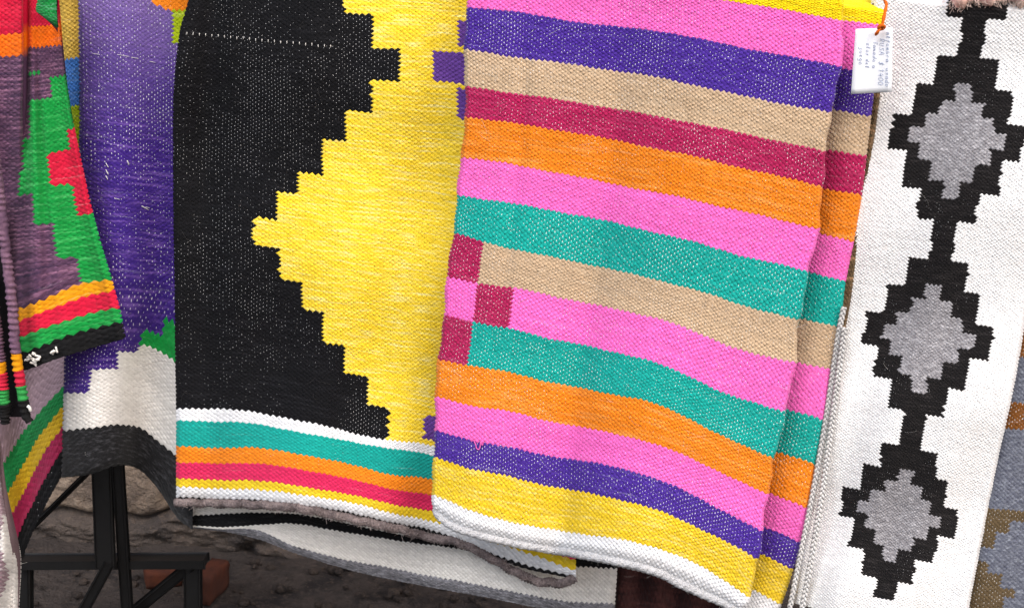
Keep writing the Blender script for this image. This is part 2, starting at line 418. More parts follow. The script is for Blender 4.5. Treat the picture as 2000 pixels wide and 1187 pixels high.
# ------------------------------------------------------------------ yarns
C = dict(shaded_green=(24, 124, 62), mustard=(198, 160, 30), shaded_crimson=(156, 34, 74), pink=(253, 112, 198), indigo=(76, 46, 152), tan=(204, 176, 144), crimson=(176, 32, 86), orange=(248, 138, 28),  # first three: green, yellow and crimson yarns darkened to carry shade
         teal=(22, 168, 156), yellow=(242, 204, 40), white=(240, 240, 242), sun=(255, 220, 0), black=(20, 20, 22), jet=(18, 18, 21), gold=(253, 218, 52),
         plum=(104, 66, 150), rose=(226, 44, 96), violet=(58, 33, 122), cream=(226, 222, 216), coal=(27, 27, 29), green=(16, 146, 62),
         red=(212, 26, 62), amber=(240, 160, 10), mauve=(84, 57, 82), ginger=(248, 112, 0), blue=(72, 132, 214), lime=(170, 190, 20),
         straw=(226, 188, 84), grey=(146, 144, 148), ivory=(248, 247, 246), ink=(26, 24, 25), slate=(104, 108, 122), brown=(122, 74, 28),
         olive=(96, 80, 56), cocoa=(66, 38, 38), taupe=(150, 134, 132), dusk=(152, 128, 136), peach=(250, 166, 140), darkgrey=(124, 123, 128))
Y = {}
def yn(key, col=None, **k):
    kk = key+str(col)+str(sorted(k.items()))
    if kk not in Y: Y[kk] = yarn('wool_'+key, C[col or key], seed=float(len(Y))*3.7, **k)
    return Y[kk]
fib_white = plain('pale_fibre', (240, 236, 230), bump=0, mel=0.1)
fib_dark = plain('dark_fibre', (90, 86, 84), bump=0, mel=0.1)

def base_of(net, u, v):
    return net.pts(np.array([float(u)]), np.array([float(v)]), np.array([0.0]))[0]

# ------------------------------------------------------------------ rug 1: many-coloured stripes, folded double
curves = [
 [(918,-150),(1150,-118),(1400,-78),(1652,-38)],
 [(914,-118),(1150,-84),(1400,-46),(1520,-26),(1650,-4)],
 [(912,-72),(1150,-38),(1300,-13),(1400,0),(1520,20),(1648,42)],
 [(912,14),(1000,23),(1150,47),(1300,63),(1450,94),(1640,130)],
 [(909,97),(1000,111),(1150,131),(1300,154),(1450,188),(1624,221)],
 [(910,171),(1000,184),(1150,206),(1340,240),(1450,263),(1617,299)],
 [(908,228),(1000,240),(1150,264),(1340,302),(1450,328),(1608,364)],
 [(903,307),(1000,321),(1150,350),(1340,388),(1450,413),(1596,447)],
 [(893,383),(1000,399),(1150,426),(1340,470),(1450,502),(1580,532)],
 [(886,456),(952,474),(1000,487),(1150,516),(1340,560),(1450,596),(1565,626)],
 [(875,541),(940,554),(1020,565),(1150,593),(1280,620),(1340,638),(1380,660),(1480,694),(1553,708)],
 [(867,614),(935,632),(1010,643),(1080,663),(1150,675),(1270,704),(1345,733),(1415,768),(1532,803)],
 [(857,702),(925,717),(1010,730),(1080,750),(1150,761),(1270,786),(1345,816),(1420,859),(1515,895)],
 [(852,775),(925,793),(1010,806),(1080,825),(1150,836),(1270,863),(1345,892),(1430,933),(1503,967)],
 [(849,841),(925,860),(1010,876),(1080,892),(1150,900),(1270,928),(1345,961),(1430,1006),(1489,1039)],
 [(848,894),(925,919),(1010,936),(1080,954),(1150,964),(1270,992),(1345,1023),(1430,1066),(1478,1094)],
 [(846,964),(925,1000),(1010,1022),(1080,1035),(1150,1043),(1270,1064),(1345,1093),(1430,1142),(1463,1167)],
 [(848,1003),(880,1029),(925,1046),(1010,1066),(1080,1078),(1150,1090),(1270,1116),(1345,1152),(1430,1189),(1448,1200)]]
fr = [0, .06, .12, .22, .32, .42, .52, .62, .72, .82, .92, 1.0]
PF = rows_from_curves(curves, fr)
VF = [-150, -118, -42, 44, 132, 206, 264, 348, 426, 500, 584, 660, 745, 820, 884, 942, 1012, 1056]
UF = [f*740 for f in fr]
def dF(u, v):
    s = u/740.0; t = np.clip(v/1050.0, 0, 1)
    cr = 0.425-0.03*t
    d = 0.060-0.006*(0.4+0.7*t)*bumpf(s, cr, 0.045)+0.015*(0.4+t)*np.sin(math.pi*np.clip((s-0.42)/0.58, 0, 1))+0.012*t*np.sin(math.pi*np.clip(s/0.40, 0, 1))
    d = d+0.007*t*np.sin(2*math.pi*(s*1.9+0.15*t))-0.004*bumpf(s, 0.16, 0.02)*bumpf(t, 0.35, 0.3)
    d = d-0.005*np.clip((0.008-s)/0.008, 0, 1.4)**2-0.006*np.clip((s-0.992)/0.008, 0, 1.4)**2
    d = d-0.020*np.clip((v-1028)/30, 0, 1.3)**2
    return d
class WavyNet(Net):
    def pix(s, u, v):        # the long edges of the fold wander
        x, y = Net.pix(s, u, v); e = np.clip((u-640)/100, 0, 1)**2
        return x+e*(3.2*np.sin(v*.021+.5)+2.0*np.sin(v*.057)+1.2*np.sin(v*.13+1))+np.clip((60-u)/60, 0, 1)**2*(1.8*np.sin(v*.03)+1.0*np.sin(v*.09)), y
netF = WavyNet(UF, VF, PF, dF)
rF = empty('striped_rug', base_of(netF, 370, 1056), 'pink, indigo, teal and orange striped rug hanging folded double in the middle', 'rug')
fk = ['sun', 'pink', 'indigo', 'tan', 'crimson', 'orange', 'pink', 'teal', 'tan', 'pink', 'teal', 'orange', 'pink', 'indigo', 'yellow', 'white']
fb = VF[2:]
WP = dict(sun=.14, pink=.34, indigo=.60, tan=.42, crimson=.50, orange=.34, teal=.58, yellow=.34, white=0, violet=.7)
ML = dict(sun=.30, pink=.16, indigo=.22, tan=.30, crimson=.26, orange=.34, teal=.16, yellow=.45, white=.10, violet=.25)
LT = dict(yellow=(246, 224, 130), orange=(252, 176, 96), sun=(255, 240, 60), crimson=(200, 90, 130), indigo=(108, 84, 178), tan=(218, 196, 168))
def ymat(k): return yn(k, mel=ML.get(k, .25), warp=WP.get(k, .4), light=LT.get(k))
CN = dict(sun='bright yellow', pink='pink', indigo='indigo', tan='tan', crimson='crimson', orange='orange', teal='teal', yellow='mustard yellow', white='white')
regF = [dict(name='stripe', mat=ymat(k), label=CN[k]+' stripe') for k in fk]
regF += [dict(name='block', mat=ymat('crimson'), label='crimson block at the left edge') for _ in range(3)]
def patF(u, v, I, J):
    r = np.searchsorted(np.array(fb), v, side='right')
    r = np.clip(r, 0, 15)
    r = np.where((r == 8) & (u < 64), 16, r); r = np.where((r == 9) & (u > 64) & (u < 142), 17, r); r = np.where((r == 10) & (u < 62), 18, r)
    return r
weave(rF, netF, 6.0, 4.0, 0, 740, -118, 1056, regF, patF, K=3, H=0.0012)
reverse(rF, netF, 0, 740, -150, 1056, dye_of([C[k] for k in fk]+[C['crimson']]*3, patF), 0.008, 48)
hairs(rF, netF, 160, 0, 740, 0, 1040, fib_white)
hairs(rF, netF, 120, 0, 740, 0, 1040, fib_white, (0.004, 0.014), 0.00007, edge=lambda: (random.uniform(5, 735), 1050))
# the pulled loop of pink yarn
lp = [(926,858),(930,866),(932,874),(936,876),(939,869),(940,862),(943,868),(945,860)]
q = netF.inv(lp); P = netF.pts(q[:, 0], q[:, 1], np.full(len(q), 0.0022))
tube_obj('pulled_loop', spline(P, 40), 0.0007, ymat('pink'), rF, 6, label='loop of pink yarn pulled out')
# the hem is rolled under: a soft white roll along the lower edge
hc = np.array(curves[-1], float); hc[:, 1] -= 7.0; hs = spline(hc, 300); hq = (hs[:, 0]-848)/600.*740
HW = on_plane(hs[:, 0], hs[:, 1], netF.depth(hq, np.full(300, 1040.))-0.006)
hr = 0.0062*np.ones(300); hr[:6] *= np.linspace(.4, 1, 6)
tube_obj('rolled_hem', HW, hr, plain('white_roll', (232, 232, 234), mel=.3, scale=380, bump=1.0, bd=.004, c2=(190, 190, 196)), rF, 16, rib=lambda i, a_: 1+.07*np.sin(a_*3+i*.8)+.06*np.sin(i*1.7+a_*2)+.05*np.sin(i*.21+a_), label='white hem rolled under')
# second layer of the fold
L2 = [(1622,-30,1742,-14),(1622,-6,1738,4),(1622,40,1727,52),(1612,128,1712,148),(1600,212,1702,227),(1592,293,1693,306),(1582,364,1684,382),
      (1572,450,1669,474),(1556,528,1654,553),(1542,620,1643,639),(1526,702,1626,722),(1508,793,1611,822),(1492,876,1593,909),(1478,956,1579,993),
      (1464,1020,1564,1059),(1454,1070,1549,1114),(1440,1138,1526,1183),(1430,1180,1512,1222)]
P2 = [[(a+(c-a)*f, b+(d-b)*(f*0.75+0.25*f*f)) for f in (0, .25, .5, .75, 1.)] for a, b, c, d in L2]
def dF2(u, v):
    s = u/104.0; t = np.clip(v/1050., 0, 1)
    return -0.004+0.010*np.sin(math.pi*np.clip(s, 0, 1))*(1-.3*t)+0.004*np.sin(v*0.011)-0.006*np.clip((s-0.93)/0.07, 0, 1.3)**2-0.02*np.clip((0-v-80)/30, 0, 2)**2
netF2 = Net([0, 26, 52, 78, 104], VF, P2, dF2)
fb2 = VF[2:]
regF2 = [dict(name='stripe', mat=ymat(k), label=CN[k]+' stripe of the layer behind') for k in fk]
def patF2(u, v, I, J): return np.clip(np.searchsorted(np.array(fb2), v, side='right'), 0, 15)
weave(rF, netF2, 6.0, 4.0, 0, 104, -118, 1056, regF2, patF2, K=3, H=0.0012)
reverse(rF, netF2, 0, 104, -150, 1056, dye_of([C[k] for k in fk], patF2), 0.008, 40)

# ------------------------------------------------------------------ rug 2: black ground, yellow stepped diamond, striped border
UD = [0, 75, 150, 285, 385, 435, 560, 700, 790]
def rowD(xs, ys): return list(zip(xs, ys))
wt = [(345,797),(440,799),(500,805),(560,817),(640,833),(700,848),(756,859),(848,869),(1000,930),(1120,985)]
st = [wt,
 [(347,819),(487,825),(588,843),(678,861),(732,869),(800,882),(848,888),(1000,960),(1120,1012)],
 [(348,874),(444,877),(487,875),(588,888),(678,906),(750,926),(800,934),(848,938),(1000,1010),(1120,1050)],
 [(350,903),(501,904),(588,914),(678,933),(750,951),(800,960),(848,967),(1000,1040),(1120,1072)],
 [(348,934),(501,937),(588,947),(678,963),(750,979),(800,990),(848,999),(960,1030),(1010,1055),(1060,1078),(1120,1091)],
 [(347,951),(451,954),(501,956),(588,964),(678,979),(800,1010),(860,1023),(915,1034),(975,1056),(1010,1073),(1050,1099),(1120,1112)],
 [(347,970),(451,974),(501,976),(588,983),(660,996),(800,1026),(840,1036),(915,1051),(975,1078),(1010,1098),(1050,1121),(1090,1129),(1120,1124)],
 [(347,977),(451,980),(501,982),(588,990),(660,1003),(800,1033),(840,1043),(915,1058),(975,1085),(1010,1106),(1050,1128),(1090,1136),(1121,1130)]]
xb = [346, 422, 498, 631, 716, 760, 860, 1010, 1120]
def curve_row(c, xs):
    c = np.array(c, float); return [(x, float(np.interp(x, c[:, 0], c[:, 1]))) for x in xs]
rowsD = [rowD([352, 424, 495, 630, 727, 781, 908, 1080, 1200], [-112, -104, -94, -82, -76, -73, -66, -40, -20]),
         rowD([372, 430, 495, 630, 727, 781, 908, 1080, 1200], [-20, -6, 2, 12, 18, 21, 27, 60, 80]),
         rowD([353, 425, 495, 630, 727, 781, 907, 1075, 1195], [62, 70, 79, 90, 96, 99, 106, 135, 155]),
         rowD([341, 420, 495, 630, 726, 780, 905, 1070, 1185], [180, 189, 198, 212, 221, 226, 238, 265, 285]),
         rowD([340, 418, 495, 630, 725, 777, 896, 1060, 1170], [303, 312, 321, 341, 353, 360, 376, 410, 430]),
         rowD([341, 419, 496, 630, 722, 772, 885, 1045, 1155], [450, 459, 468, 489, 500, 507, 524, 560, 585]),
         rowD([343, 420, 497, 631, 720, 768, 876, 1035, 1145], [572, 579, 588, 611, 623, 630, 648, 690, 720]),
         rowD([344, 421, 498, 631, 718, 764, 868, 1022, 1132], [692, 697, 705, 728, 743, 750, 766, 815, 850])]
rowsD += [curve_row(c, xb) for c in st]
VD = [-112, -12, 60, 182, 312, 460, 583, 702, 806, 829, 884, 913, 945, 962, 982, 990]
def dD(u, v):
    t = np.clip(v/980., 0, 1)
    d = 0.004-0.016*bumpf(u, 62, 34)*(1-0.5*t)+0.012*bumpf(u, 260, 120)*(0.5+0.5*np.sin(v*0.006))+0.020*t*t*np.sin((u-120)*0.0105)+0.004*np.sin(u*0.03+v*0.008)
    d = d-0.004*np.clip((6-u)/6, 0, 1.4)**2-0.006*bumpf(v, 990, 12)+0.004*np.sin(v*0.016)
    return d
netD = Net(UD, VD, rowsD, dD)
rD = empty('black_and_yellow_rug', base_of(netD, 300, 990), 'black rug with a yellow stepped diamond and striped lower border', 'rug')
stepsD = netD.steps([(673,-48),(675,26),(730,28),(726,96),(780,98),(777,157),(726,155),(726,220),(677,219),(677,276),(630,274),(630,340),(583,336),(583,378),(541,376),(541,429),
  (493,423),(498,481),(544,486),(546,544),(588,549),(588,600),(632,609),(631,668),(676,673),(673,727),(720,734),(716,790),(762,799),(756,858),(1130,930),(1200,20),(1195,-48)])
stepsD[-4:, :] = [[stepsD[-5, 0], 806], [795, 806], [795, -112], [795, -112]]
stepsD[0, 1] = -112; stepsD[-1, 0] = stepsD[0, 0]; stepsD[-1, 1] = -112
def rect(p0, p1): q = netD.inv([p0, p1]); return (q[0, 0], q[1, 0], q[0, 1], q[1, 1])
pl = [rect((895, 40), (960, 100)), rect((846, 99), (960, 172)), rect((896, 172), (960, 240)), rect((831, 808), (880, 866))]
blk = yn('black', col='jet', wvar=1.5, slub=0, mel=.25, warp=.52, wide=.25, wmix=.55, light=(40, 40, 44), sheen=0.0)
gold = yn('gold', mel=.36, warp=.10, light=(255, 246, 176), dark=(246, 196, 30))
borD = ['white', 'teal', 'orange', 'rose', 'yellow', 'white', 'black']
vb = [829, 884, 913, 945, 962, 982]
regD = [dict(name='field', mat=blk, label='black ground of the rug'), dict(name='stepped_diamond', mat=gold, label='yellow stepped half diamond'),
        dict(name='cross_motif', mat=yn('plum', mel=.4, warp=.2), label='small purple cross beside the diamond')]
regD_low = dict(name='cross_motif', mat=yn('plum', mel=.4, warp=.2), label='purple foot of the next cross by the border')
BN = dict(white='white', teal='teal', orange='orange', rose='rose pink', yellow='yellow', black='black')
regD += [dict(name='border_stripe', mat=yn(k, slub=.3, mel=ML.get(k, .2), warp=.0 if k in ('white', 'black') else .22), label=BN[k]+' border stripe') for k in borD]
regD.append(regD_low)
def wob(J, k): return 0.0 if J is None else k*np.sin(J*12.9898+np.sin(J*4.1)*3)
def patD(u, v, I, J):
    u = u+wob(J, 1.0)
    r = np.where(inside(stepsD, u, v), 1, 0)
    for n_, (a, b, c, d) in enumerate(pl): r = np.where((u > a) & (u < b) & (v > c) & (v < d), 2 if n_ < 3 else 10, r)
    b = 3+np.searchsorted(np.array(vb), v, side='right'); return np.where(v >= 806, b, r)
weave(rD, netD, 6.0, 4.0, 0, 790, -60, 990, regD, patD, K=3, H=0.0010, cull=lambda u, v, px, py: (u > 600) & (v < 880))
reverse(rD, netD, 0, 790, -112, 990, dye_of([C['black'], C['gold'], C['plum']]+[C[k] for k in borD]+[C['plum']], patD), 0.008, 40)
hairs(rD, netD, 110, 0, 560, 0, 900, fib_dark)
# line of missed weft: a row of longer warp dashes across the black
parts = []
for k, x in enumerate(np.arange(366, 648, 12.2)):
    q = netD.inv([(x, 64+(x-360)*0.096)])[0]
    P = netD.pts(np.array([q[0], q[0]]), np.array([q[1]-2.6, q[1]+2.6])+random.uniform(-1, 1), np.array([.0012, .0012])); parts.append(tube(P, 0.0004, 5))
Vt, Ft = join(parts); o = poly_obj('bare_warp', Vt, Ft, fib_white, rD, label='row of bare white warp ends'); o['kind'] = 'stuff'
# thick grey bound hem rolled along the bottom
hem = [(344,984),(400,985),(451,986),(501,988),(588,996),(678,1014),(800,1041),(840,1052),(900,1066),(960,1096),(1005,1124),(1045,1142),(1085,1147),(1112,1143),(1122,1136)]
hem = [(x, y-(3 if x < 900 else 6 if x < 1000 else 9)) for x, y in hem]
hp = spline(np.array(hem, float), 420); hu = np.interp(hp[:, 0], [p[0] for p in rowsD[-1]], UD)
hw = on_plane(hp[:, 0], hp[:, 1], netD.depth(hu, np.full(len(hu), 985.))+0.004)
bhem = tube_obj('bound_hem', hw, 0.0054, plain('taupe_wool', (178, 162, 160), mel=.9, scale=420, bump=1.0, bd=.006, c2=(110, 98, 98)), rD, 16,
         rib=lambda i, a: 1+0.22*np.sin(a*2+i*0.75)*np.sin(i*1.1+a)+0.16*np.sin(i*2.1+a*3)+0.1*np.sin(i*.23+a), label='thick grey bound hem')

parts = []
for _ in range(900):
    i = random.randrange(3, 416); d0 = np.array([random.gauss(0, 1), -abs(random.gauss(0, 1)), random.gauss(0, 1)]); d0 /= np.linalg.norm(d0)
    p = hw[i]+d0*0.0050; s_ = np.array([random.gauss(0, 1) for _ in range(3)]); L = random.uniform(.002, .005)
    parts.append(tube([p, p+d0*L*.4+s_*L*.3, p+d0*L*.5+s_*L*.8], 0.00022, 3, False))
Vt, Ft = join(parts); o = poly_obj('hem_fuzz', Vt, Ft, plain('taupe_fuzz', (190, 176, 174), bump=0, mel=.5), bhem); o['kind'] = 'stuff'

# ------------------------------------------------------------------ rug 3: cream with dark bands, under the black rug
ctop = [(366,962),(500,966),(700,990),(900,1040),(1050,1080),(1200,1092)]
cblt = [(368,1006),(380,1006),(501,1000),(588,1003),(660,1017),(732,1034),(800,1046),(900,1064),(1120,1086),(1204,1090)]
cblb = [(370,1025),(382,1027),(444,1030),(494,1026),(534,1021),(588,1024),(660,1037),(732,1050),(800,1058),(900,1073),(1120,1108),(1204,1112)]
ccrb = [(374,1026),(388,1028),(444,1031),(496,1030),(552,1058),(624,1080),(696,1096),(800,1114),(840,1123),(965,1146),(1065,1167),(1140,1177),(1200,1178)]
cbot = [(378,1030),(392,1033),(444,1038),(500,1049),(573,1077),(624,1095),(696,1114),(800,1138),(840,1144),(965,1167),(1065,1187),(1140,1199),(1198,1200)]
frE = [0, .08, .16, .24, .34, .45, .58, .72, .86, 1]
netE = Net([f*840 for f in frE], [-60, 0, 24, 76, 100], rows_from_curves([ctop, cblt, cblb, ccrb, cbot], frE),
           lambda u, v: -0.045+0.010*np.sin(u*0.012)-0.006*np.clip((v-80)/20, 0, 1)**2-0.008*np.clip((u-825)/15, 0, 1.3)**2)
rE = empty('cream_rug', base_of(netE, 420, 100), 'cream rug with dark grey hem showing beneath the black rug', 'rug')
crm = yn('cream', mel=.18, warp=0, light=(240, 238, 232))
dgr = yn('darkgrey', mel=.7, warp=.30, sx=.4, slub=0, light=(170, 170, 178), dark=(52, 52, 58))
regE = [dict(name='field', mat=crm), dict(name='stripe', mat=yn('black', slub=0, mel=.2, warp=0, sheen=0.), label='black stripe'), dict(name='field', mat=crm), dict(name='hem', mat=dgr, label='dark grey hem')]
def patE(u, v, I, J): return np.searchsorted(np.array([0, 24, 76]), v, side='right')
weave(rE, netE, 5.0, 3.2, 0, 840, -40, 100, regE, patE, K=3, H=0.001)
reverse(rE, netE, 0, 840, -60, 100, dye_of([C['cream'], C['black'], C['cream'], C['darkgrey']], patE), 0.008, 30)

# ------------------------------------------------------------------ rug 4: purple with a white stepped end
UC = [0, 48, 98, 145, 182, 220, 244]
rc = [(-60, [152, 208, 258, 300, 335, 372, 396], [-72, -66, -61, -57, -53, -50, -48]),
      (0, [155, 210, 260, 302, 337, 372, 396], [0, 6, 11, 15, 18, 21, 23]),
      (100, [156, 211, 260, 302, 337, 372, 396], [98, 105, 111, 116, 120, 124, 126]),
      (250, [157, 212, 261, 303, 338, 374, 398], [248, 255, 260, 264, 268, 272, 275]),
      (400, [152, 211, 261, 303, 338, 374, 398], [402, 407, 411, 415, 419, 424, 428]),
      (530, [140, 205, 258, 302, 338, 374, 398], [545, 547, 550, 555, 560, 568, 574]),
      (600, [130, 190, 240, 282, 316, 350, 374], [672, 670, 668, 672, 686, 711, 726]),
      (618, [128, 186, 236, 278, 313, 350, 374], [692, 689, 686, 689, 702, 728, 742]),
      (652, [127, 182, 234, 276, 312, 350, 374], [724, 722, 719, 722, 737, 763, 778]),
      (698, [126, 178, 232, 274, 311, 350, 374], [766, 766, 763, 766, 784, 808, 824]),
      (770, [124, 176, 232, 274, 311, 350, 374], [840, 836, 830, 835, 862, 894, 905]),
      (850, [122, 174, 232, 272, 308, 346, 372], [929, 923, 906, 914, 950, 1006, 1026])]
netC = Net(UC, [r[0] for r in rc], [list(zip(r[1], r[2])) for r in rc],
           lambda u, v: -0.035+0.014*np.sin(u*0.021+0.6)+0.03*np.clip(v/850, 0, 1)**2*np.sin(u*0.026+0.3)-0.004*np.clip((6-u)/6, 0, 1.4)**2-0.006*np.clip((v-838)/12, 0, 1.2)**2)
rC = empty('purple_rug', base_of(netC, 120, 850), 'purple rug ending in white steps and a charcoal hem, left of the black rug', 'rug')
stC = netC.steps([(90,767),(175,767),(173,722),(228,719),(229,686),(276,687),(276,600),(90,600)])
v_st = [stC[1, 1], stC[3, 1], stC[5, 1]]; u_st = [stC[1, 0], stC[3, 0], stC[5, 0]]
gq = netC.inv([(274,652),(317,650),(320,670),(345,655),(300,5),(342,24),(338,30),(360,85)])
vio = yn('violet', mel=.42, warp=.55, wide=.45, light=(120, 88, 172), dark=(52, 28, 120), batchk=.3, wmix=.62, fade=((132, 108, 172), 88.0))
regC = [dict(name='field', mat=vio, label='purple ground of the rug'), dict(name='stepped_end', mat=yn('cream', mel=.14, warp=0, light=(240, 238, 232)), label='white stepped end'),
        dict(name='hem', mat=yn('coal', slub=.1, mel=.6, warp=.10, wide=.3, sx=.45, light=(70, 70, 74)), label='charcoal hem'), dict(name='edging', mat=yn('green', mel=.3, warp=.1), label='green edging of the white steps'),
        dict(name='corner_patch', mat=yn('orange', mel=.3, warp=.3), label='orange corner'), dict(name='corner_patch', mat=yn('lime', mel=.3, warp=.2), label='lime patch')]
def patC(u, v, I, J):
    lim = np.where(u < u_st[0], v_st[0], np.where(u < u_st[1], v_st[1], np.where(u < u_st[2], v_st[2], 600.0)))
    r = np.where(v > lim, 1, 0)
    gtop = np.where(u < gq[1, 0], gq[0, 1]+(u-gq[0, 0])*0.02, gq[3, 1]-14)
    r = np.where((u > u_st[2]) & (v < 600) & (v > np.where(u < gq[1, 0]+1, 583, 566)), 3, r)
    r = np.where(v > 770, 2, r)
    r = np.where((u > gq[4, 0]) & (v < gq[5, 1]-3-6*(u < gq[4, 0]+20)), 4, r)
    r = np.where((u > gq[6, 0]) & (v > gq[5, 1]-3) & (v < gq[7, 1]), 5, r)
    return r
weave(rC, netC, 6.0, 4.2, 0, 244, -60, 850, regC, patC, K=3, H=0.0010)
reverse(rC, netC, 0, 244, -60, 850, dye_of([C['violet'], C['cream'], C['coal'], C['green'], C['orange'], C['lime']], patC), 0.008, 34)
hairs(rC, netC, 60, 0, 220, 0, 850, fib_white, (0.004, 0.012))
parts = []
for (x, y, L, hgt) in [(232,107,22,2), (258,112,14,2), (293,120,12,4), (208,318,5,8), (208,331,5,9), (208,343,4,7), (250,313,3,9), (278,402,14,6), (286,404,8,3), (225,387,10,1), (180,104,16,1)]:
    q = netC.inv([(x, y), (x+L, y+L*0.12+(hgt if hgt > 5 else 1))]); P = netC.pts(q[:, 0], q[:, 1], np.full(2, .0016)); parts.append(tube(spline(P, 4), 0.00028+0.0002*(hgt > 5), 5))
Vt, Ft = join(parts); o = poly_obj('lint', Vt, Ft, fib_white, rC, label='white flecks caught in the weave'); o['kind'] = 'stuff'

# ------------------------------------------------------------------ rug 5: mauve with green steps (left), folded along its left
UB = [0, 70, 86, 94, 130, 165, 200]
rb = [(-70, [-44, 30, 46, 53, 72, 92, 112], [-55, -60, -62, -72, -76, -78, -80]),
      (0, [-42, 30, 47, 53, 72, 91, 110], [8, 4, 2, -8, -11, -13, -15]),
      (60, [-40, 30, 47, 53, 73, 94, 115], [68, 65, 62, 52, 50, 47, 44]),
      (105, [-40, 30, 47, 53, 74, 96, 119], [114, 111, 108, 97, 95, 92, 88]),
      (205, [-42, 28, 45, 52, 78, 106, 132], [212, 210, 208, 202, 199, 196, 192]),
      (310, [-44, 25, 43, 51, 84, 120, 153], [318, 317, 316, 314, 311, 306, 300]),
      (400, [-46, 22, 41, 50, 90, 133, 173], [416, 415, 414, 412, 408, 402, 396]),
      (500, [-50, 14, 34, 46, 96, 148, 198], [520, 518, 516, 514, 508, 502, 494]),
      (552, [-54, 6, 28, 42, 98, 158, 213], [612, 608, 604, 600, 578, 553, 544]),
      (578, [-55, 4, 27, 42, 100, 162, 219], [640, 636, 632, 626, 604, 583, 569]),
      (608, [-56, 4, 28, 44, 104, 168, 228], [672, 666, 661, 654, 634, 614, 602]),
      (638, [-56, 6, 31, 48, 108, 172, 234], [704, 698, 694, 688, 665, 645, 631]),
      (668, [-55, 12, 40, 58, 115, 178, 240], [730, 726, 724, 720, 699, 680, 662])]
def dB(u, v):
    t = np.clip(v/660., 0, 1); fold = sm((90-u)/10)*(0.022*(1-sm((v-180)/220)))
    return 0.030+fold+0.014*np.sin((u-94)*0.05+0.4)*(0.3+t)-0.008*bumpf(u, 128, 9)*sm(t*3)-0.005*np.clip((u-194)/6, 0, 1.4)**2-0.006*bumpf(u, 96, 8)*(1-t)
netB = Net(UB, [r[0] for r in rb], [list(zip(r[1], r[2])) for r in rb], dB)
rB = empty('mauve_rug', base_of(netB, 120, 668), 'mauve rug with green and red steps and black fringe hem, far left', 'rug')
gB = netB.steps([(95,136),(98,190),(56,202),(60,268),(46,272),(48,328),(38,330),(40,380),(58,378),(70,440),(102,437),(114,502),(148,499),(156,552),(300,548),(300,136)])
rBp = netB.steps([(132,240),(132,293),(90,300),(97,363),(145,357),(150,408),(300,408),(300,240)])
stk = netB.inv([(52,141),(84,147)])
mv = yn('mauve', mel=.75, warp=0, light=(158, 112, 140), dark=(46, 36, 60), batchk=.8)
regB = [dict(name='field', mat=mv, label='mottled mauve ground'), dict(name='stripe', mat=yn('red', mel=.3, warp=0), label='red stripe at the top'), dict(name='stripe', mat=yn('ginger', mel=.3, warp=0), label='orange stripe'),
        dict(name='stepped_motif', mat=yn('green', mel=.35, warp=0, light=(84, 196, 110)), label='green stepped motif'), dict(name='stepped_core', mat=yn('red', mel=.25, warp=.1), label='red core of the motif'),
        dict(name='stripe', mat=yn('amber', mel=.3, warp=0), label='amber stripe'), dict(name='stripe', mat=yn('red', mel=.25, warp=.04), label='red stripe near the hem'),
        dict(name='stripe', mat=yn('green', mel=.35, warp=0, light=(84, 196, 110)), label='green stripe'), dict(name='hem', mat=yn('black', slub=0, mel=.2, warp=.05, wide=.4, sheen=0.), label='black hem')]
def patB(u, v, I, J):
    r = np.where(inside(gB, u, v), 3, 0); r = np.where((u > stk[0, 0]) & (u < stk[1, 0]) & (np.abs(v-(stk[0, 1]+stk[1, 1])/2) < 4), 3, r)
    r = np.where(inside(rBp, u, v), 4, r); r = np.where(v < 60, 1, r); r = np.where((v >= 60) & (v < 105), 2, r)
    for k, (a, b) in enumerate([(552, 578), (578, 608), (608, 638), (638, 700)]): r = np.where((v >= a) & (v < b), 5+k, r)
    return r
weave(rB, netB, 6.5, 4.6, 0, 200, -60, 668, regB, patB, K=3, H=0.0012, frame=(-40, 2070, -50, 1250))
reverse(rB, netB, 0, 200, -70, 668, dye_of([C['mauve'], C['red'], C['ginger'], C['green'], C['red'], C['amber'], C['red'], C['green'], C['black']], patB), 0.009, 34)
hairs(rB, netB, 60, 40, 200, 0, 660, fib_dark, (0.004, 0.014))
parts = []
for (x, y) in [(57,704), (60,699), (66,696), (70,690), (72,700), (77,698), (68,706), (108,686), (118,681)]:
    q = netB.inv([(x, y)])[0]; p = netB.pts(q[:1], q[1:], np.array([.003]))[0]
    pth = [p+np.array([random.uniform(-.004, .004), -0.001*k, random.uniform(-.004, .004)]) for k in range(5)]; parts.append(tube(spline(pth, 12), 0.0014, 6))
Vt, Ft = join(parts); o = poly_obj('frayed_knots', Vt, Ft, fib_white, rB, label='white frayed knots on the black hem'); o['kind'] = 'stuff'

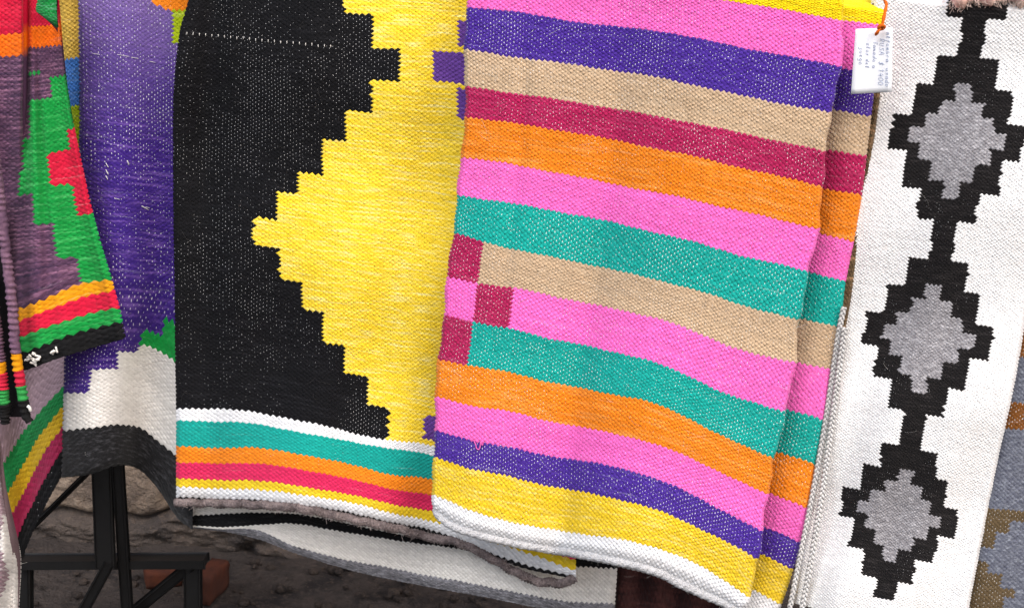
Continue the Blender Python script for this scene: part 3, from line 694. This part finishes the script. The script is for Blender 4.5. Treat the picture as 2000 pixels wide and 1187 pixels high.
# edge-on rug at the far left: two bound edges hanging side by side
rA = empty('edge_on_rug', on_plane(np.array([40.]), np.array([825.]), .06)[0], 'mauve rug seen edge-on at the far left, its bound edges ending in black tips', 'rug')
mwrap = plain('mauve_wrap', (138, 104, 124), mel=.5, scale=240, c2=(80, 58, 86), bump=.6, bd=.003)
segs = [('bound_edge', mwrap, None), ('tip_band', plain('amber_wrap', C['amber'], scale=240, mel=.25), 'yellow band'), ('tip_band', plain('red_wrap', (214, 40, 70), scale=240, mel=.25), 'red band'),
        ('tip_band', plain('green_wrap', (56, 160, 80), scale=240, mel=.3), 'green band'), ('tip', plain('black_wrap', (26, 25, 26), scale=240, mel=.3), 'black tip')]
def bound(path, cuts, rad, d):
    pp = spline(np.array(path, float), 260); W = on_plane(pp[:, 0], pp[:, 1], np.full(len(pp), d))
    k = [0]+[int(np.argmin(np.abs(pp[:, 1]-c))) for c in cuts]+[259]
    for n, (nm, mt, lb) in enumerate(segs):
        a, b = k[n], k[n+1]+1
        if b-a < 3: continue
        r = rad*(1+0.10*np.sin(np.arange(a, b)*1.1))*(1.0 if n < 4 else np.linspace(1.15, .75, b-a))
        tube_obj(nm, W[a:b], r, mt, rA, 12, rib=lambda i, an: 1+0.10*np.sin(i*1.05+1.4*np.sin(i*.17)+an*1.0)+0.07*np.sin(i*.31+an)+0.05*np.sin(i*2.7+an*2), label=lb)
bound([(-12,300),(-2,370),(6,440),(12,500),(20,560),(26,620),(30,680),(38,735),(44,775),(52,812),(58,824)], [690, 722, 752, 782], 0.0062, 0.066)
bound([(-26,520),(-14,600),(-4,680),(3,740),(8,790),(10,826)], [706, 728, 760, 788], 0.0072, 0.062)
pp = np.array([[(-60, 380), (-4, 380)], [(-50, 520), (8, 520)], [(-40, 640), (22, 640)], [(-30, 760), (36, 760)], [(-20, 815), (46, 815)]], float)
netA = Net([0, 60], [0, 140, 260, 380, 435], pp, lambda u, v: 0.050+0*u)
reverse(rA, netA, 0, 60, 0, 435, lambda u, v: np.tile(np.array(alb((30, 27, 30))), (len(u), 1)), 0.006, 12, 'shaded_gap')  # near-black sheet, painted shade of the gap between the two edges
tube_obj('frayed_tip', on_plane(np.array([54., 58, 60]), np.array([792., 796, 803]), np.full(3, .071)), 0.0022, fib_white, rA, 6)

# ------------------------------------------------------------------ rug 6: straw, blue and lime strip behind
netJ = Net([0, 30, 70], [-60, 0, 112, 205, 290], [[(98, -70), (130, -68), (175, -66)], [(106, 0), (136, 0), (178, 0)], [(126, 116), (148, 113), (182, 110)], [(138, 210), (156, 206), (188, 202)], [(146, 290), (166, 288), (196, 285)]],
           lambda u, v: -0.062+0.006*np.sin(u*0.06))
rJ = empty('straw_and_blue_rug', base_of(netJ, 35, 290), 'narrow strip of straw, blue and lime rug between mauve and purple rugs', 'rug')
def patJ(u, v, I, J): return np.searchsorted(np.array([112, 205]), v, side='right')
weave(rJ, netJ, 6.0, 4.2, 0, 70, -50, 290, [dict(name='stripe', mat=yn('straw', mel=.3, warp=.2), label='straw stripe'), dict(name='stripe', mat=yn('blue', mel=.5, warp=.2, light=(130, 170, 220)), label='blue stripe'), dict(name='stripe', mat=yn('lime', mel=.3, warp=.2), label='lime stripe')], patJ, K=3)
reverse(rJ, netJ, 0, 70, -60, 290, dye_of([C['straw'], C['blue'], C['lime']], patJ), 0.008, 16)
# turned-up green corner
netL = Net([0, 25, 50], [0, 40, 80, 110], [[(84, -40), (100, -42), (112, -44)], [(74, 4), (92, 2), (108, -2)], [(72, 22), (90, 34), (109, 44)], [(80, 30), (97, 44), (111, 60)]],
           lambda u, v: 0.058+0.012*np.sin(u*0.05)-0.02*np.clip((v-70)/40, 0, 1.2)**2)
rL = empty('green_rug_corner', base_of(netL, 25, 110), 'turned-up corner of a green rug at the top left', 'rug')
weave(rL, netL, 6.5, 4.6, 0, 50, 0, 110, [dict(name='field', mat=yn('green', mel=.5, warp=0, light=(110, 180, 140), dark=(16, 90, 56))), dict(name='edge', mat=yn('crimson', mel=.25, warp=0), label='crimson edge')], lambda u, v, I, J: np.where(v > 98, 1, 0), K=3, H=.0013)
reverse(rL, netL, 0, 50, 0, 110, lambda u, v: np.tile(np.array(alb((26, 40, 34))), (len(u), 1)), 0.008, 12)

# ------------------------------------------------------------------ rug 7: twisted striped end hanging low on the left
rk = [(0, [-44, 20, 80, 136], [600, 606, 610, 614]), (90, [-40, 20, 80, 136], [760, 735, 712, 690]), (150, [-6, 30, 70, 136], [930, 870, 815, 740]),
      (186, [10, 45, 80, 136], [968, 905, 846, 776]), (222, [22, 54, 86, 136], [1012, 948, 888, 818]), (252, [33, 62, 92, 136], [1056, 990, 930, 862]), (276, [42, 68, 98, 138], [1088, 1026, 965, 896])]
netK = Net([0, 65, 130, 195], [r[0] for r in rk], [list(zip(r[1], r[2])) for r in rk], lambda u, v: -0.13+0.016*np.sin(u*0.03+v*0.012))
rK = empty('twisted_rug_end', base_of(netK, 10, 276), 'slanting rug end with green, yellow and pink bands, low at the far left', 'rug')
regK = [dict(name='field', mat=yn('mauve', col='dusk', mel=.4, warp=0)), dict(name='band', mat=yn('shaded_green', slub=0, mel=.3, warp=0), label='green band'), dict(name='band', mat=yn('mustard', slub=0, mel=.3, warp=0), label='yellow band'),  # band yarns have the shade of this low corner put into their colour
        dict(name='band', mat=yn('shaded_crimson', slub=0, mel=.3, warp=0), label='pink band'), dict(name='hem', mat=yn('black', slub=0, mel=.3, warp=.35, sheen=0.), label='black hem')]
def patK(u, v, I, J): return np.searchsorted(np.array([150, 186, 222, 252]), v, side='right')
weave(rK, netK, 6.0, 4.2, 0, 195, 0, 276, regK, patK, K=3)
reverse(rK, netK, 0, 195, 0, 276, dye_of([C['dusk'], C['green'], C['yellow'], C['crimson'], C['black']], patK), 0.008, 20)
# pale fringe-edged cloth in the bottom left corner
rm = [(0, [-60, -30, -6], [820, 825, 835]), (80, [-60, -25, 6], [930, 935, 945]), (160, [-60, -15, 22], [1010, 1012, 1015]), (240, [-60, -8, 38], [1075, 1080, 1085]), (320, [-60, -10, 36], [1150, 1155, 1158]), (400, [-60, -12, 32], [1230, 1230, 1230])]
netM = Net([0, 50, 95], [r[0] for r in rm], [list(zip(r[1], r[2])) for r in rm], lambda u, v: 0.085+0.014*np.sin(u*0.09+v*0.01)-0.015*np.clip((u-85)/10, 0, 1.3)**2)
rM = empty('pale_cloth', base_of(netM, 50, 400), 'pale mauve and white rug edge in the bottom left corner', 'rug')
weave(rM, netM, 6.0, 4.4, 0, 95, 0, 400, [dict(name='field', mat=yn('dusk', mel=.6, warp=.2, light=(206, 196, 196), dark=(96, 66, 72))), dict(name='edge', mat=yn('cream', mel=.4, warp=0, dark=(150, 140, 138)), label='whitish edge')],
      lambda u, v, I, J: np.where((u > 66+8*np.sin(v*0.05)) & (v > 150), 1, 0), K=3, H=.0016)
reverse(rM, netM, 0, 95, 0, 400, lambda u, v: np.tile(np.array(alb((120, 100, 104))), (len(u), 1)), 0.01, 14)
hairs(rM, netM, 16, 0, 95, 0, 400, fib_white, (0.006, 0.02), 0.00009, edge=lambda: (94, random.uniform(20, 380)))

# ------------------------------------------------------------------ rug 8: white with a chain of black and grey diamonds
cen = [(-285, 1911, -30, .085, 1.03), (-254, 1906, 10, .09, 1.03), (-130, 1889, 137, .10, 1.02), (0, 1870, 270, .105, 1.01), (120, 1851, 393, .105, 1.0), (210, 1838, 483, .105, .99), (390, 1812, 655, .125, .975),
       (500, 1794, 760, .16, .95), (610, 1778, 860, .19, .92), (780, 1756, 1003, .19, .895), (920, 1735, 1115, .185, .88), (1040, 1719, 1210, .18, .87)]
UG = [-196, -150, -75, 0, 75, 150, 184]
PG = [[(cx+u*sc, cy+u*sc*sl_+(-6*bumpf(np.array(u/1.), -196, 40) if True else 0)) for u in UG] for (v, cx, cy, sl_, sc) in cen]
PG = [[(x+(1.6*math.sin(r*1.9+x*.01)), y+1.5*math.sin(x*.021+r*.7)) for x, y in row] for r, row in enumerate(PG)]
def dG(u, v):
    t = np.clip((v+250)/1250., 0, 1)
    return -0.006+0.012*np.sin((u+40)*0.013+t*1.5)*(0.4+t)+0.006*np.sin(v*0.014+u*.004)+0.004*np.sin(u*.045+v*.006)*t-0.006*np.clip((u-178)/6, 0, 1.4)**2-0.008*np.clip((-184-u)/12, 0, 1.4)**2-0.006*np.clip((-246-v)/10, 0, 1.8)**2
netG = Net(UG, [c[0] for c in cen], PG, dG)
rG = empty('white_diamond_rug', base_of(netG, 0, 1040), 'white rug with a vertical chain of black stepped diamonds with grey centres', 'rug')
hwB = [(-153, -97, 60), (-97, -35, 93), (-35, 33, 128), (33, 100, 93), (100, 160, 57), (160, 237, 23)]
hwG = [(-102, -70, 16), (-70, -42, 40), (-42, -14, 66), (-14, 16, 92), (16, 48, 68), (48, 84, 42), (84, 118, 15)]
ivo = yn('ivory', mel=.10, warp=0, light=(252, 252, 252), dark=(226, 226, 230), sheen=.1)
ink = yn('ink', slub=0, mel=.3, warp=.30, wide=.34, light=(62, 58, 58), sheen=.05); gry = yn('grey', mel=.75, warp=.22, wide=.4, sx=.5, light=(196, 194, 198), dark=(120, 116, 120))
regG = [dict(name='field', mat=ivo, label='white ground of the rug')]
for k, w_ in enumerate(['cut off by the rug top', 'at the top', 'in the middle', 'at the bottom']):
    regG += [dict(name='stepped_diamond', mat=ink, label='black stepped diamond '+w_), dict(name='diamond_centre', mat=gry, under=1+2*k, label='grey stepped centre')]
def patG(u, v, I, J):
    r = np.zeros(len(u), int); u = u+(1.6*np.sin(v*.11)+1.2*np.sin(v*.043+1))+wob(J, 0.9)
    for k in range(4):
        w_ = v-390*(k-1)
        for a, b, h in hwB:
            if k == 3 and a == 160: b = 208
            r = np.where((w_ >= a) & (w_ < b) & (np.abs(u) < h), 1+2*k, r)
        for a, b, h in hwG: r = np.where((w_ >= a) & (w_ < b) & (np.abs(u) < h), 2+2*k, r)
    return r
weave(rG, netG, 4.6, 3.4, -196, 184, -258, 1040, regG, patG, K=3, H=0.0010, tilt=.4, jit=.10)
reverse(rG, netG, -196, 184, -285, 1040, dye_of([C['ivory']]+[C['ink'], C['grey']]*4, patG), 0.008, 36)
hairs(rG, netG, 14, -190, 180, -240, 1000, fib_white)
hairs(rG, netG, 70, -190, 180, -240, 1000, fib_white, (0.004, 0.012), .00008, edge=lambda: (random.uniform(-190, 180), -256))
brm = plain('white_cord', (226, 224, 222), mel=.3, scale=300, bump=.5, bd=.002)
def braid(path, amp, rad, d):
    pp = spline(np.array(path, float), 420); W = on_plane(pp[:, 0], pp[:, 1], np.full(len(pp), d)); th = np.linspace(0, 2*math.pi*len(pp)/20., len(pp)); parts = []
    tan = np.gradient(W, axis=0); tan /= np.linalg.norm(tan, axis=1)[:, None]; side = np.cross(tan, PN)
    for ph in (0, 2.094, 4.189):
        parts.append(tube(W+side*(amp*np.sin(th+ph))[:, None]+PN*(amp*0.55*np.sin(2*(th+ph)))[:, None], rad, 5, True))
    V_, F_ = join(parts); return poly_obj('braided_edge', V_, F_, brm, rG, label='braided white side cord')
braid([(1648,600),(1638,650),(1613,818),(1588,960),(1560,1100),(1537,1215)], 0.0021, 0.0015, 0.000)
braid([(1650,640),(1626,818),(1606,960),(1583,1100),(1562,1215)], 0.0024, 0.0016, 0.004)

# brown rug squeezed between the striped and the white one
netN = Net([0, 14, 34], [-30, 60, 300, 550, 700, 760], [[(1706, 8), (1728, 10), (1739, 12)], [(1700, 70), (1722, 72), (1732, 74)], [(1674, 310), (1692, 312), (1704, 314)], [(1636, 560), (1654, 562), (1667, 564)], [(1612, 700), (1630, 702), (1639, 704)], [(1600, 780), (1614, 782), (1620, 784)]],
           lambda u, v: -0.010-0.010*np.clip((u-18)/16, 0, 1.2)**2)
rN = empty('brown_rug_edge', base_of(netN, 17, 760), 'thin brown rug edge pressed between the striped and the white rug', 'rug')
weave(rN, netN, 4.4, 5.0, 0, 34, -30, 760, [dict(name='selvedge', mat=yn('brown', col='olive', mel=.6, warp=.1, light=(170, 132, 98), dark=(84, 52, 36)))], lambda u, v, I, J: np.zeros(len(u), int), K=3)
reverse(rN, netN, 0, 34, -30, 760, lambda u, v: np.tile(np.array(alb((120, 88, 64))), (len(u), 1)), 0.008, 14)
# ------------------------------------------------------------------ rug 9: grey and brown at the right margin
gx = lambda y: 2000+(515-y)*0.158
rh = [(y, [gx(y)-40, gx(y)+40, gx(y)+130], [y-6, y+3, y+12]) for y in (430, 610, 697, 783, 838, 990, 1100, 1240)]
netH = Net([-40, 40, 130], [r[0] for r in rh], [list(zip(r[1], r[2])) for r in rh], lambda u, v: -0.045+0.012*np.sin(u*0.03+1))
rH = empty('grey_and_brown_rug', base_of(netH, 40, 1240), 'grey rug with brown stripes and olive steps at the right margin', 'rug')
olH = netH.steps([(1870,991),(2040,995),(2040,1021),(1974,1020),(1974,1039),(1942,1040),(1939,1064),(1870,1064)])
olH2 = netH.steps([(1870,1094),(1929,1095),(1931,1118),(1953,1120),(1955,1148),(1982,1148),(1980,1167),(1953,1167),(1950,1260),(1850,1260)])
regH = [dict(name='field', mat=yn('slate', mel=.6, warp=.1, wide=.35, sx=.4, light=(150, 156, 168), dark=(70, 74, 92)), label='blue-grey ground'), dict(name='stripe', mat=yn('brown', mel=.4, warp=.65, wide=.4), label='upper brown stripe'),
        dict(name='stripe', mat=yn('brown', mel=.4, warp=.65, wide=.4), label='lower brown stripe'), dict(name='stepped_motif', mat=yn('olive', mel=.4, warp=.6, wide=.36, wmix=.55), label='upper olive steps'), dict(name='stepped_motif', mat=yn('olive', mel=.4, warp=.6, wide=.36, wmix=.55), label='lower olive steps')]
def patH(u, v, I, J):
    r = np.where((v > 608) & (v < 697), 1, 0); r = np.where((v > 783) & (v < 838) & ~((u > 45) & (v > 792) & (v < 815)), 2, r)
    r = np.where(inside(olH, u, v), 3, r); return np.where(inside(olH2, u, v), 4, r)
weave(rH, netH, 5.0, 4.0, -40, 130, 430, 1240, regH, patH, K=3, H=.0009)
reverse(rH, netH, -40, 130, 430, 1240, dye_of([C['slate'], C['brown'], C['brown'], C['olive'], C['olive']], patH), 0.008, 20)
# ------------------------------------------------------------------ dark brown knitted piece under the striped rug
netO = Net([0, 90, 200, 280], [0, 60, 130, 200], [[(1204, 1020), (1290, 1030), (1400, 1050), (1480, 1070)], [(1200, 1085), (1288, 1095), (1398, 1112), (1478, 1130)], [(1197, 1150), (1286, 1158), (1396, 1170), (1476, 1190)], [(1195, 1225), (1284, 1230), (1394, 1240), (1474, 1255)]],
           lambda u, v: -0.085+0.008*np.sin(u*0.09)-0.02*np.clip((12-u)/12, 0, 1.3)**2)
rO = empty('dark_brown_knit', base_of(netO, 140, 200), 'dark brown ribbed woollen piece under the striped rug hem', 'rug')
weave(rO, netO, 4.2, 11.0, 0, 280, 0, 200, [dict(name='field', mat=yn('cocoa', mel=.5, warp=0, light=(92, 56, 52), dark=(34, 24, 26)))], lambda u, v, I, J: np.zeros(len(u), int), K=3, H=.0022, tilt=.05)
reverse(rO, netO, 0, 280, 0, 200, lambda u, v: np.tile(np.array(alb(C['cocoa'])), (len(u), 1)), 0.01, 16)
hairs(rO, netO, 70, 0, 230, 40, 160, fib_dark, (0.006, 0.02))

# ------------------------------------------------------------------ price tag
rT = empty('price_tag', on_plane(np.array([1703.]), np.array([120.]), .043)[0], 'white handwritten card tag tied with orange string to the striped rug', 'tag')
uu, vv = np.meshgrid(np.linspace(0, 1, 9), np.linspace(0, 1, 13)); u = uu.ravel(); v = vv.ravel()
TX = (1671*(1-u)+1744*u)*(1-v)+(1662*(1-u)+1742*u)*v; TY = (57*(1-u)+54*u)*(1-v)+(184*(1-u)+180*u)*v
def dT(u, v): return 0.040+0.0015*np.sin(v*2.6)+0.003*(u-0.5)**2*4-0.003*u
def tagp(u, v, h):
    u = np.asarray(u, float); v = np.asarray(v, float)
    x = (1671*(1-u)+1744*u)*(1-v)+(1662*(1-u)+1742*u)*v; y = (57*(1-u)+54*u)*(1-v)+(184*(1-u)+180*u)*v
    return on_plane(x, y, dT(u, v)+h)
n1, n2 = 13, 9
A = tagp(u, v, 0.0); B = tagp(u, v, -0.0005); ids = np.arange(n1*n2).reshape(n1, n2); F = []
for a in range(n1-1):
    for b in range(n2-1):
        q = (ids[a, b], ids[a+1, b], ids[a+1, b+1], ids[a, b+1]); F.append(q); F.append(tuple(i+n1*n2 for i in q[::-1]))
rim = list(ids[0, :])+list(ids[1:, -1])+list(ids[-1, -2::-1])+list(ids[-2:0:-1, 0])
for a in range(len(rim)): p_, q_ = rim[a], rim[(a+1) % len(rim)]; F.append((p_, q_, q_+n1*n2, p_+n1*n2))
card = poly_obj('card', np.vstack([A, B]), F, plain('card_paper', (244, 247, 252), rough=.7, mel=.04, scale=90, bump=.05), rT)
inkm = plain('pen_ink', (140, 158, 200), rough=.6, mel=.25, bump=0)
# handwriting as pen strokes: each letter a polyline in a unit box (x right, y up)
G_ = {'a': [[(.7,.5),(.3,.55),(.1,.25),(.3,0),(.6,.2),(.7,.5),(.7,.1),(.9,0)]], 'l': [[(.2,0.1),(.5,.9),(.35,1),(.25,.5),(.3,0),(.6,.1)]], 'f': [[(.8,.9),(.5,1),(.4,.5),(.3,-.4)], [(.1,.5),(.7,.55)]],
 'o': [[(.5,.55),(.15,.4),(.2,.05),(.55,0),(.7,.35),(.5,.55)]], 'm': [[(.05,0),(.1,.5),(.3,.5),(.35,0),(.4,.45),(.6,.5),(.65,0),(.9,.1)]], 'b': [[(.2,1),(.2,.05),(.6,0),(.7,.35),(.25,.45)]], 'r': [[(.15,0),(.2,.5),(.35,.45),(.7,.5)]],
 'n': [[(.1,0),(.15,.5),(.5,.5),(.55,0),(.8,.1)]], 'u': [[(.1,.5),(.15,.05),(.5,.05),(.6,.5),(.6,.05),(.85,.05)]], 's': [[(.7,.5),(.2,.4),(.6,.15),(.1,0)]], 'd': [[(.65,.5),(.2,.45),(.15,.05),(.55,.05),(.75,1),(.65,.1),(.9,0)]],
 'e': [[(.15,.25),(.6,.35),(.4,.55),(.15,.25),(.4,0),(.75,.1)]], 't': [[(.4,.9),(.35,.05),(.65,.05)], [(.1,.6),(.7,.65)]], 'i': [[(.3,.5),(.35,.05),(.55,.05)], [(.35,.75),(.38,.8)]], 'g': [[(.65,.5),(.2,.45),(.2,.1),(.6,.1),(.65,.5),(.6,-.4),(.1,-.35)]],
 'j': [[(.5,.5),(.45,-.35),(.05,-.3)], [(.5,.75),(.53,.8)]], 'c': [[(.65,.45),(.3,.55),(.1,.25),(.3,0),(.7,.1)]], 'T': [[(.0,.95),(.9,1)], [(.5,1),(.4,0)]], 'R': [[(.15,0),(.2,1),(.7,.9),(.6,.55),(.2,.5),(.8,0)]], 'U': [[(.1,1),(.15,.1),(.55,.05),(.7,1)]],
 'S': [[(.8,.95),(.3,.9),(.3,.6),(.7,.4),(.5,.05),(.05,.05)]], 'A': [[(.0,0),(.45,1),(.85,0)], [(.2,.4),(.7,.4)]], '$': [[(.8,.8),(.3,.8),(.3,.5),(.7,.4),(.5,.05),(.05,.1)], [(.6,1.1),(.35,-.15)]], '1': [[(.1,.7),(.45,1),(.4,0)]], '4': [[(.3,1),(.1,.4),(.8,.45)], [(.6,.8),(.55,-.05)]],
 '0': [[(.45,1),(.1,.6),(.2,.05),(.6,.1),(.75,.7),(.45,1)]], 'q': [[(.65,.5),(.2,.45),(.2,.1),(.6,.1),(.65,.5),(.6,-.4)]], 'p': [[(.15,.5),(.1,-.4)], [(.15,.45),(.6,.5),(.6,.1),(.15,.1)]], 'z': [[(.1,.5),(.7,.5),(.1,0),(.75,0)]]}
def write(text, ux, v0, size, adv):
    """line of writing running down the card, letter tops to the right"""
    v_ = v0; parts = []
    for ch in text:
        for s_ in G_.get(ch, []):
            pu = [ux+y_*size*1.15+random.uniform(-.004, .004) for x_, y_ in s_]; pv = [v_+(x_+0.2*y_)*adv*0.95 for x_, y_ in s_]
            parts.append(tube(spline(tagp(pu, pv, 0.0005), 4*len(s_)), 0.00017, 4, True))
        v_ += adv*(1.0 if ch != ' ' else .7)
    V_, F_ = join(parts); return poly_obj('handwriting', V_, F_, inkm, card)
write('alfombra  usado', .84, .06, .085, .060); write('RUSA  $ 1400', .66, .16, .105, .066); write('Tamado a', .50, .20, .085, .055); write('zlos del', .32, .22, .085, .052); write('juego', .15, .28, .10, .056)
strm = plain('orange_string', (236, 110, 24), mel=.3, scale=400, bump=.4, bd=.001)
sp_ = spline(on_plane(np.array([1711., 1714, 1719, 1723, 1726, 1729, 1731, 1728.]), np.array([68., 63, 56, 48, 36, 22, 10, 2.]), np.array([.046, .050, .049, .046, .044, .038, .030, .016])), 40)
tube_obj('string', sp_, 0.0016, strm, rT, 8, rib=lambda i, a: 1+.22*np.sin(2*a+i*.9))
kn = on_plane(np.array([1716., 1722, 1727, 1722, 1716, 1720, 1727]), np.array([54., 50, 53, 57, 55, 50, 55]), np.array([.047, .051, .047, .046, .050, .051, .046])); tube_obj('knot', spline(kn, 40), 0.0018, strm, rT, 8)
# ------------------------------------------------------------------ fleece lying over the top of the white rug
def fluffy(name, pts, label, cat, mat, fm, rad, d, nh):
    P = on_plane(np.array([p[0] for p in pts], float), np.array([p[1] for p in pts], float), np.full(len(pts), d))
    root = empty(name, P[len(P)//2], label, cat); pp = spline(P, 60); rr = rad*(0.8+0.3*np.sin(np.arange(60)*0.4)+0.1*np.sin(np.arange(60)*1.3)); rr[:3] *= [.3, .6, .85]; rr[-3:] *= [.85, .6, .3]
    tube_obj('pelt', pp, rr, mat, root, 16, rib=lambda i, a: 1+.10*np.sin(a*3+i*.7)+.06*np.sin(a*7-i))
    parts = []
    for _ in range(nh):
        i = random.randrange(2, 58); d0 = np.array([random.gauss(0, 1), random.gauss(0, 1), random.gauss(0, 1)]); d0 /= np.linalg.norm(d0)
        p = pp[i]+d0*rr[i]*.93; L = random.uniform(.002, .007); s_ = np.array([random.gauss(0, 1) for _ in range(3)])*.5
        parts.append(tube([p, p+d0*L*.5+s_*L*.2, p+d0*L+s_*L*.7], 0.00016, 3, False))
    V_, F_ = join(parts); o = poly_obj('fleece', V_, F_, fm, root); o['kind'] = 'stuff'; return root
fluffy('peach_fleece', [(1856, -6), (1900, -14), (1950, -17), (2010, -17), (2090, -18)], 'fluffy peach pink fleece lying over the top of the white rug', 'fleece', plain('peach_pelt', (255, 222, 206), g=.9, mel=.25, scale=120, c2=(246, 140, 130)), plain('peach_hair', (255, 232, 220), g=.9, mel=.2, bump=0, c2=(250, 160, 148)), 0.0135, -0.004, 2200)
fluffy('grey_green_fleece', [(1742, 0), (1775, -8), (1815, -8), (1862, -6)], 'small grey and olive fleece behind the top of the white rug', 'fleece', plain('olive_pelt', (150, 146, 120), mel=.8, scale=90, c2=(84, 86, 66)), plain('grey_hair', (206, 200, 184), mel=.4, bump=0), 0.012, -0.03, 500)

# ------------------------------------------------------------------ iron rack that carries the rugs
iron = plain('dark_iron', (32, 32, 33), rough=.5, mel=.4, scale=55, c2=(24, 23, 23), bump=.25, bd=.002, spec=.4, metal=.3)
YS = 1.93
def bar(name, p, q, w_, t_, parent, label=None):
    p = np.asarray(p, float); q = np.asarray(q, float); ax = q-p; L = np.linalg.norm(ax); ax /= L
    sx = np.cross(ax, np.array([0, 1., 0])); sx /= np.linalg.norm(sx); sy = np.cross(sx, ax)
    bm = bmesh.new(); bmesh.ops.create_cube(bm, size=1.0)
    for v_ in bm.verts: v_.co = Vector((p+q)/2 + sx*v_.co.x*w_ + sy*v_.co.y*t_ + ax*v_.co.z*L)
    bmesh.ops.bevel(bm, geom=bm.edges[:], offset=0.0025, segments=2, affect='EDGES', profile=.5)
    return bm_obj(name, bm, iron, parent, label=label)
def a1(x, y, Y_): return at(np.array([float(x)]), np.array([float(y)]), Y_)[0]
def f1(x, y): return on_floor(np.array([float(x)]), np.array([float(y)]), FLOOR_Z+.004)[0]
rR = empty('iron_rack', a1(205, 1105, YS), 'dark iron rack with post and splayed legs under the purple rug', 'rack')
pt_ = a1(192, 700, YS); pb_ = a1(206, 1104, YS)
bar('post', pt_, pb_, 0.024, 0.010, rR)
tb = f1(254, 1270); bar('tube_post', a1(217, 700, YS-.03), tb, 0.011, 0.013, rR)
bar('cross_bar', a1(42, 1096, YS+.03), a1(402, 1094, YS+.03), 0.009, 0.03, rR)
bar('leg', a1(214, 1098, YS), f1(120, 1270), 0.012, 0.012, rR)
bar('leg', a1(376, 1100, YS+.03), f1(205, 1240), 0.012, 0.012, rR)
bar('leg', a1(377, 1100, YS+.035), np.array([a1(378, 1180, YS+.035)[0], YS+.035, FLOOR_Z+.003]), 0.020, 0.018, rR)
bar('leg', a1(46, 1098, YS+.035), np.array([a1(44, 1180, YS+.035)[0], YS+.035, FLOOR_Z+.003]), 0.020, 0.018, rR)
bar('brace', a1(196, 898, YS+.01), a1(66, 1026, YS+.05), 0.004, 0.004, rR)
# upper rail the rugs hang over, carried by the posts
pr = on_plane(np.array([1745.]), np.array([34.]), -0.034)[0]
r0 = pr-PT*1.75; r1 = pr+PT*0.35
tube_obj('hanging_rail', [r0, (r0+r1)/2, r1], 0.011, iron, rR, 14)
for s_, nm in ((0.02, 'rail_support'), (2.08, 'rail_support')):
    p = r0+PT*s_; bar(nm, p+np.array([0, .02, 0.01]), np.array([p[0], p[1]+.02, FLOOR_Z+.003]), .022, .022, rR)
p = r0+PT*0.62+np.array([0, .02, 0]); bar('rail_arm', np.array([pt_[0], pt_[1], pt_[2]]), p, .016, .016, rR)

# ------------------------------------------------------------------ bricks on the ground
terra = plain('terracotta', (98, 54, 38), rough=.95, mel=.6, scale=45, c2=(66, 42, 36), bump=.5, bd=.004)
def brick_at(px, py, sx, sy, sz, rz, label, tilt=0.0):
    p = f1(px, py); bm = bmesh.new(); bmesh.ops.create_cube(bm, size=1.0)
    bmesh.ops.scale(bm, vec=(sx, sy, sz), verts=bm.verts); bmesh.ops.subdivide_edges(bm, edges=bm.edges[:], cuts=4, use_grid_fill=True)
    for v_ in bm.verts:
        n_ = v_.co.normalized(); v_.co += n_*random.uniform(-.0016, .0016)
        e = max(abs(v_.co.x)/sx, abs(v_.co.y)/sy)+abs(v_.co.z)/sz
        if e > .93: v_.co *= 0.965
    bmesh.ops.rotate(bm, matrix=Matrix.Rotation(rz, 3, 'Z') @ Matrix.Rotation(tilt, 3, 'Y'), verts=bm.verts)
    zm = min(v_.co.z for v_ in bm.verts); bmesh.ops.translate(bm, vec=Vector((p[0], p[1], FLOOR_Z+.002-zm)), verts=bm.verts)
    o = bm_obj('brick', bm, terra, None, True); o['label'] = label; o['category'] = 'brick'; return o
brick_at(412, 1160, .032, .08, .05, R(-12), 'orange terracotta brick standing beside the rack leg')
brick_at(318, 1134, .06, .05, .030, R(20), 'dull red brick lying behind the rack leg brace')
print('cells', CELL_TOTAL[0])
